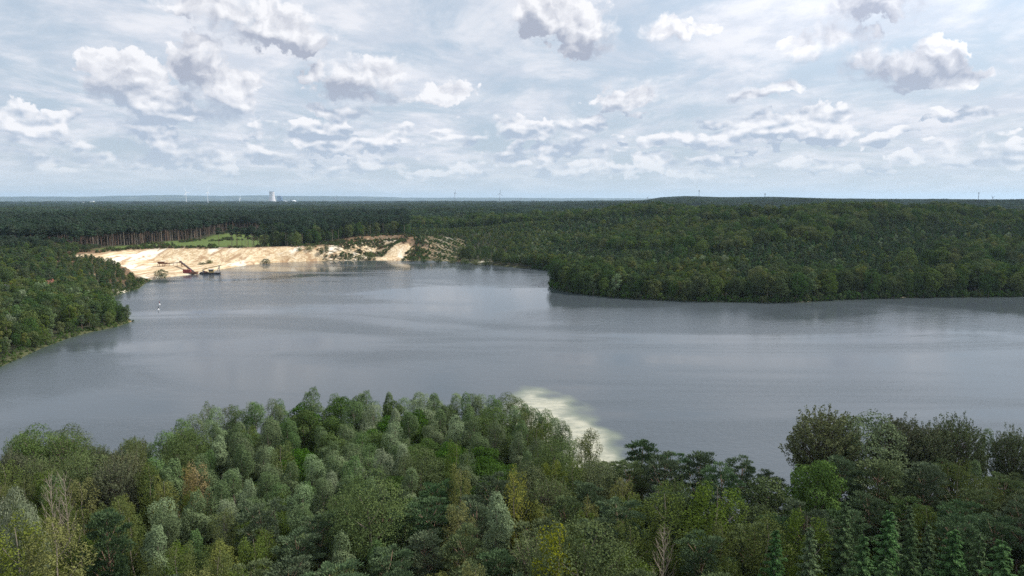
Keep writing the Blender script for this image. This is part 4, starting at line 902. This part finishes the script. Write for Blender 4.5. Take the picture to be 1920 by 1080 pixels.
# ------------------------------------------------------------------ houses on the left
def house(px, py, z, w_, d_, hw, hr, rz, roofm, label, wallm='wall'):
    x, y = G(px, py, z); zg_ = hz1(x, y); e = empty('house', (x, y, zg_), rz); tag(e, label, 'house')
    wl = MB().box(-w_/2,w_/2,-d_/2,d_/2,-.5,hw).add([(-w_/2,-d_/2,hw),(-w_/2,d_/2,hw),(-w_/2,0,hw+hr*.96)],[(0,1,2)]).add([(w_/2,-d_/2,hw),(w_/2,d_/2,hw),(w_/2,0,hw+hr*.96)],[(0,2,1)]).build('wall', M[wallm], e)
    o_ = .5; rf = MB()
    for s in (-1, 1):
        a_ = [(-w_/2-o_, s*(d_/2+o_), hw-.25),(w_/2+o_, s*(d_/2+o_), hw-.25),(w_/2+o_,0,hw+hr),(-w_/2-o_,0,hw+hr)]
        rf.add(a_+[(p[0],p[1],p[2]+.22) for p in a_], [(0,1,2,3),(7,6,5,4),(0,4,5,1),(1,5,6,2),(3,2,6,7),(0,3,7,4)])
    r1_ = rf.build('roof', M[roofm], e); MB().box(w_*.2,w_*.2+.7,-.35,.35,hw+hr-.6,hw+hr+1).build('chimney', M['rooftile'], r1_)
    for k in range(3):
        wn_ = MB().box(-w_/2+1+k*(w_-2.6)/2, -w_/2+2.2+k*(w_-2.6)/2, -d_/2-.06, -d_/2, 1.0, 2.2).build('window', M['whitepaint'], e)
        MB().box(-w_/2+1.12+k*(w_-2.6)/2, -w_/2+2.08+k*(w_-2.6)/2, -d_/2-.08, -d_/2-.06, 1.1, 2.1).build('pane', M['glass'], wn_)
    return e
house(8, 533, 11, 15, 8, 3.0, 2.2, R(8), 'roofgrey', 'low house with grey roof at the left edge among trees')
house(27, 530, 11, 9, 6.5, 2.6, 1.8, R(20), 'roofgrey', 'small grey-roofed house right of the larger grey roof at the left edge')
house(6, 543, 11, 9, 6, 2.4, 1.8, R(5), 'rooftile', 'orange-brown roofed house in front of the grey roofs at the left edge')
house(94, 529, 10, 6.5, 5.5, 5.0, 2.0, R(-6), 'rooftile', 'house with red tiled roof half hidden by trees behind the left bank')
cx0 = gp(22, 541, 11); e = empty('camper_van', (cx0.x, cx0.y, hz1(cx0.x, cx0.y)), R(15)); tag(e, 'small white van parked beside the orange-brown roofed house', 'van')
MB().add([(-2.6,-1,.4),(2.6,-1,.4),(2.6,1,.4),(-2.6,1,.4),(-2.5,-.9,2.3),(1.4,-.9,2.3),(1.4,.9,2.3),(-2.5,.9,2.3),(2.5,-.95,1.3),(2.5,.95,1.3)],[(3,2,1,0),(4,5,6,7),(0,1,8,5,4),(2,3,7,6,9),(1,2,9,8),(8,9,6,5),(3,0,4,7)]).build('body', M['whitepaint'], e)
for sx in (-1.7,1.7):
    for sy in (-1.02,1.02): MB().tube([(sx,sy-.1,.38),(sx,sy+.1,.38)],[.38,.38],12).build('wheel', M['dark'], e)

# ------------------------------------------------------------------ far industry, turbines, masts
def fpos(px, y, z=None):
    x = (px-960)/FPX*y*math.cos(PITCH)/1.0; x = (px-960)/FPX*(y*math.cos(PITCH)+(HC-20)*math.sin(PITCH)); return (x, y, hz1(x, y) if z is None else z)
Yp = 11500
e = empty('cooling_tower', fpos(510.5, Yp)); tag(e, 'huge pale concrete cooling tower on the left horizon', 'cooling tower')
prof = [(62,0),(61,4),(56,25),(50,55),(45,85),(41.5,115),(40,135),(40.5,155),(43,178)]
MB().lathe(prof+[(41.6,178),(39,155),(38.4,135)], 48).build('shell', M['concrete'], e, True)
MB().lathe([(42.9,173),(44.4,173),(44.6,179.5),(42.4,179.5)], 48).build('rim', M['greysteel'], e)
sup = MB()
e2 = fpos(525, Yp+150); e = empty('boiler_house', e2); tag(e, 'tall blue-grey boiler house right of the cooling tower', 'power plant')
MB().box(-36,36,-30,30,0,108).build('block', M['bluepanel'], e); MB().box(-34,34,-28,28,108,112).build('roof_cap', M['whitepaint'], e); MB().box(36,56,-20,20,0,42).build('annex', M['bluepanel'], e); MB().box(-50,-36,-18,18,0,30).build('side_block', M['whitepaint'], e)
for px, w_, h_, lab in [(534,44,26,'small white industrial hall right of the blue boiler house'),(541,52,18,'low grey industrial hall between two white ones')]:
    e = empty('industrial_hall', fpos(px, Yp+100)); tag(e, lab, 'hall')
    MB().box(-w_/2,w_/2,-20,20,0,h_).build('wall', M['whitepaint' if px == 534 else 'greysteel'], e); MB().add([(-w_/2-2,-22,h_),(w_/2+2,-22,h_),(w_/2+2,22,h_),(-w_/2-2,22,h_),(-w_/2-2,0,h_+7),(w_/2+2,0,h_+7)],[(0,1,5,4),(2,3,4,5),(0,4,3),(1,2,5)]).build('roof', M['roofgrey'], e)
e = empty('storage_dome', fpos(551, Yp+50)); tag(e, 'bright white storage dome right of the power plant', 'dome'); MB().lathe([(42,0),(42,12),(38,24),(28,33),(14,38),(1,39.5)], 32).build('shell', M['whitepaint'], e, True); MB().lathe([(5,39),(5,42),(.5,43)], 12).build('cap', M['greysteel'], e)
e = empty('chimney_stack', fpos(545.5, Yp)); tag(e, 'thin dark chimney between the halls and the white dome', 'chimney'); MB().lathe([(6,0),(4,62)], 14).build('shaft', M['dark'], e); MB().lathe([(4.6,58),(4.6,63),(3,63)], 14).build('collar', M['greysteel'], e)
e = empty('chimney_stack', fpos(607.5, Yp)); tag(e, 'isolated dark chimney between the white dome and the small turbine to its right', 'chimney'); MB().lathe([(6,0),(4.5,52)], 14).build('shaft', M['dark'], e); MB().lathe([(5.2,48),(5.2,53),(3,53)], 14).build('collar', M['greysteel'], e)
for px, yy, w_, h_, lab in [(173,6800,34,26,'white box-shaped building on the far left plain'),(156,7400,20,14,'tiny white building left of the white box-shaped one'),(267,7200,46,14,'long low white hall on the plain left of the turbines'),(241,7900,24,14,'small pale building between the white box and the long hall')]:
    p = fpos(px, yy); e = empty('warehouse', (p[0], p[1], p[2]+6)); tag(e, lab, 'building'); MB().box(-w_/2,w_/2,-12,12,-8,h_).build('wall', M['whitepaint'], e); MB().box(-w_/2-1,w_/2+1,-13,13,h_,h_+1.5).build('roof', M['roofgrey'], e)
def turbine(px, hub_py, y, blade, rot, yaw, label, m_='whitepaint'):
    p = fpos(px, y); hubz = HC+ (375-hub_py)/FPX*y/math.cos(PITCH)*1.0; hh = hubz-p[2]; e = empty('wind_turbine', p, yaw); tag(e, label, 'wind turbine')
    k = y/7000
    MB().lathe([(3.2*k,-5),(2.4*k,hh*.6),(1.6*k,hh)], 14).build('tower', M[m_], e, True)
    nc = MB().box(-2.0*k,2.0*k,-5*k,6*k,-1.8*k,2.2*k,o=(0,0,hh)).build('nacelle', M[m_], e)
    hb_ = MB().lathe([(.1,0),(1.6*k,1),(2.0*k,3*k)], 12).mesh('hub', M[m_]); ho = obj('hub', hb_, e, (0,-8*k,hh)); ho.rotation_euler = (R(-90),0,0)
    for j in range(3):
        a_ = R(rot+120*j); dx_, dz_ = math.sin(a_), math.cos(a_); v_ = []
        for t, wd in ((0.02,1.1),(.15,2.2),(.5,1.5),(.85,.8),(1,.25)):
            for s1, s2 in ((-1,-.25),(1,-.25),(1,.25),(-1,.25)):
                v_.append((dx_*blade*t+s1*wd*k*dz_, -7*k+s2*wd*k, hh+dz_*blade*t-s1*wd*k*dx_))
        f_ = [(i*4+c, i*4+(c+1)%4, i*4+4+(c+1)%4, i*4+4+c) for i in range(4) for c in range(4)]+[(3,2,1,0),(16,17,18,19)]
        MB().add(v_, f_).build('blade', M[m_], e)
turbine(349.5, 361, 6600, 48, -25, R(60), 'left wind turbine of the pair left of the cooling tower')
turbine(390, 360.5, 6500, 44, 10, R(80), 'right wind turbine of the pair left of the cooling tower')
turbine(449.5, 372, 8500, 34, 0, R(85), 'small distant turbine between the pair and the cooling tower')
turbine(629.5, 371, 9500, 55, 25, R(35), 'dark thin turbine right of the power plant', 'greysteel')
turbine(853, 362, 7200, 50, -15, R(70), 'tall pale wind turbine left of the three-bladed one at the middle of the horizon', 'greysteel')
turbine(937, 363.5, 6600, 44, 8, R(25), 'wind turbine with all three blades spread, near the middle of the horizon', 'greysteel')
turbine(976.5, 371.5, 11000, 30, 0, R(75), 'tiny wind turbine just right of the three-bladed one', 'greysteel')
turbine(1213.5, 370, 7000, 26, 15, R(75), 'tiny wind turbine left of the wooded hill on the horizon', 'greysteel')
turbine(1860, 370, 7000, 28, 62, R(5), 'wind turbine with only its blades showing over the right horizon', 'greysteel')
def mast(px, top_py, y, wd, label):
    p = fpos(px, y); top = HC+(375-top_py)/FPX*y; hh = top-p[2]; e = empty('radio_mast', p); tag(e, label, 'mast')
    MB().lathe([(wd,-2),(wd*.7,hh*.7),(wd*.5,hh)], 10).build('shaft', M['greysteel'], e)
    for t in (.88,.95): MB().lathe([(wd*.6,hh*t-3),(wd*1.5,hh*t-2.5),(wd*1.5,hh*t+1.5),(wd*.6,hh*t+2)], 10).build('antenna_ring', M['greysteel'], e)
mast(1310, 356.5, 4500, 2.0, 'tall radio mast on top of the wooded hill on the horizon')
mast(1433.5, 363, 4500, 2.2, 'shorter radio mast on the ridge right of the tallest one')
mast(1833.5, 360, 5200, 2.4, 'lone radio mast over the flat ridge at the right horizon')
mast(1680, 372, 5000, 1.5, 'tiny mast barely above the ridge at right')

# ------------------------------------------------------------------ haze
hm = bpy.data.materials.new('haze_air'); hm.use_nodes = True; t_ = hm.node_tree; t_.nodes.clear(); o_ = t_.nodes.new('ShaderNodeOutputMaterial'); pv = t_.nodes.new('ShaderNodeVolumePrincipled')
pv.inputs['Color'].default_value = (.58,.78,1.0,1); pv.inputs['Density'].default_value = 3.3e-5; pv.inputs['Anisotropy'].default_value = .2
t_.links.new(pv.outputs[0], o_.inputs['Volume'])
hb_ = MB().box(-33000,33000,-33000,33000,-12,330).build('haze', hm); tag(hb_, 'pale bluish air over the whole landscape', None, None, 'stuff')
print('objects', len(bpy.data.objects))
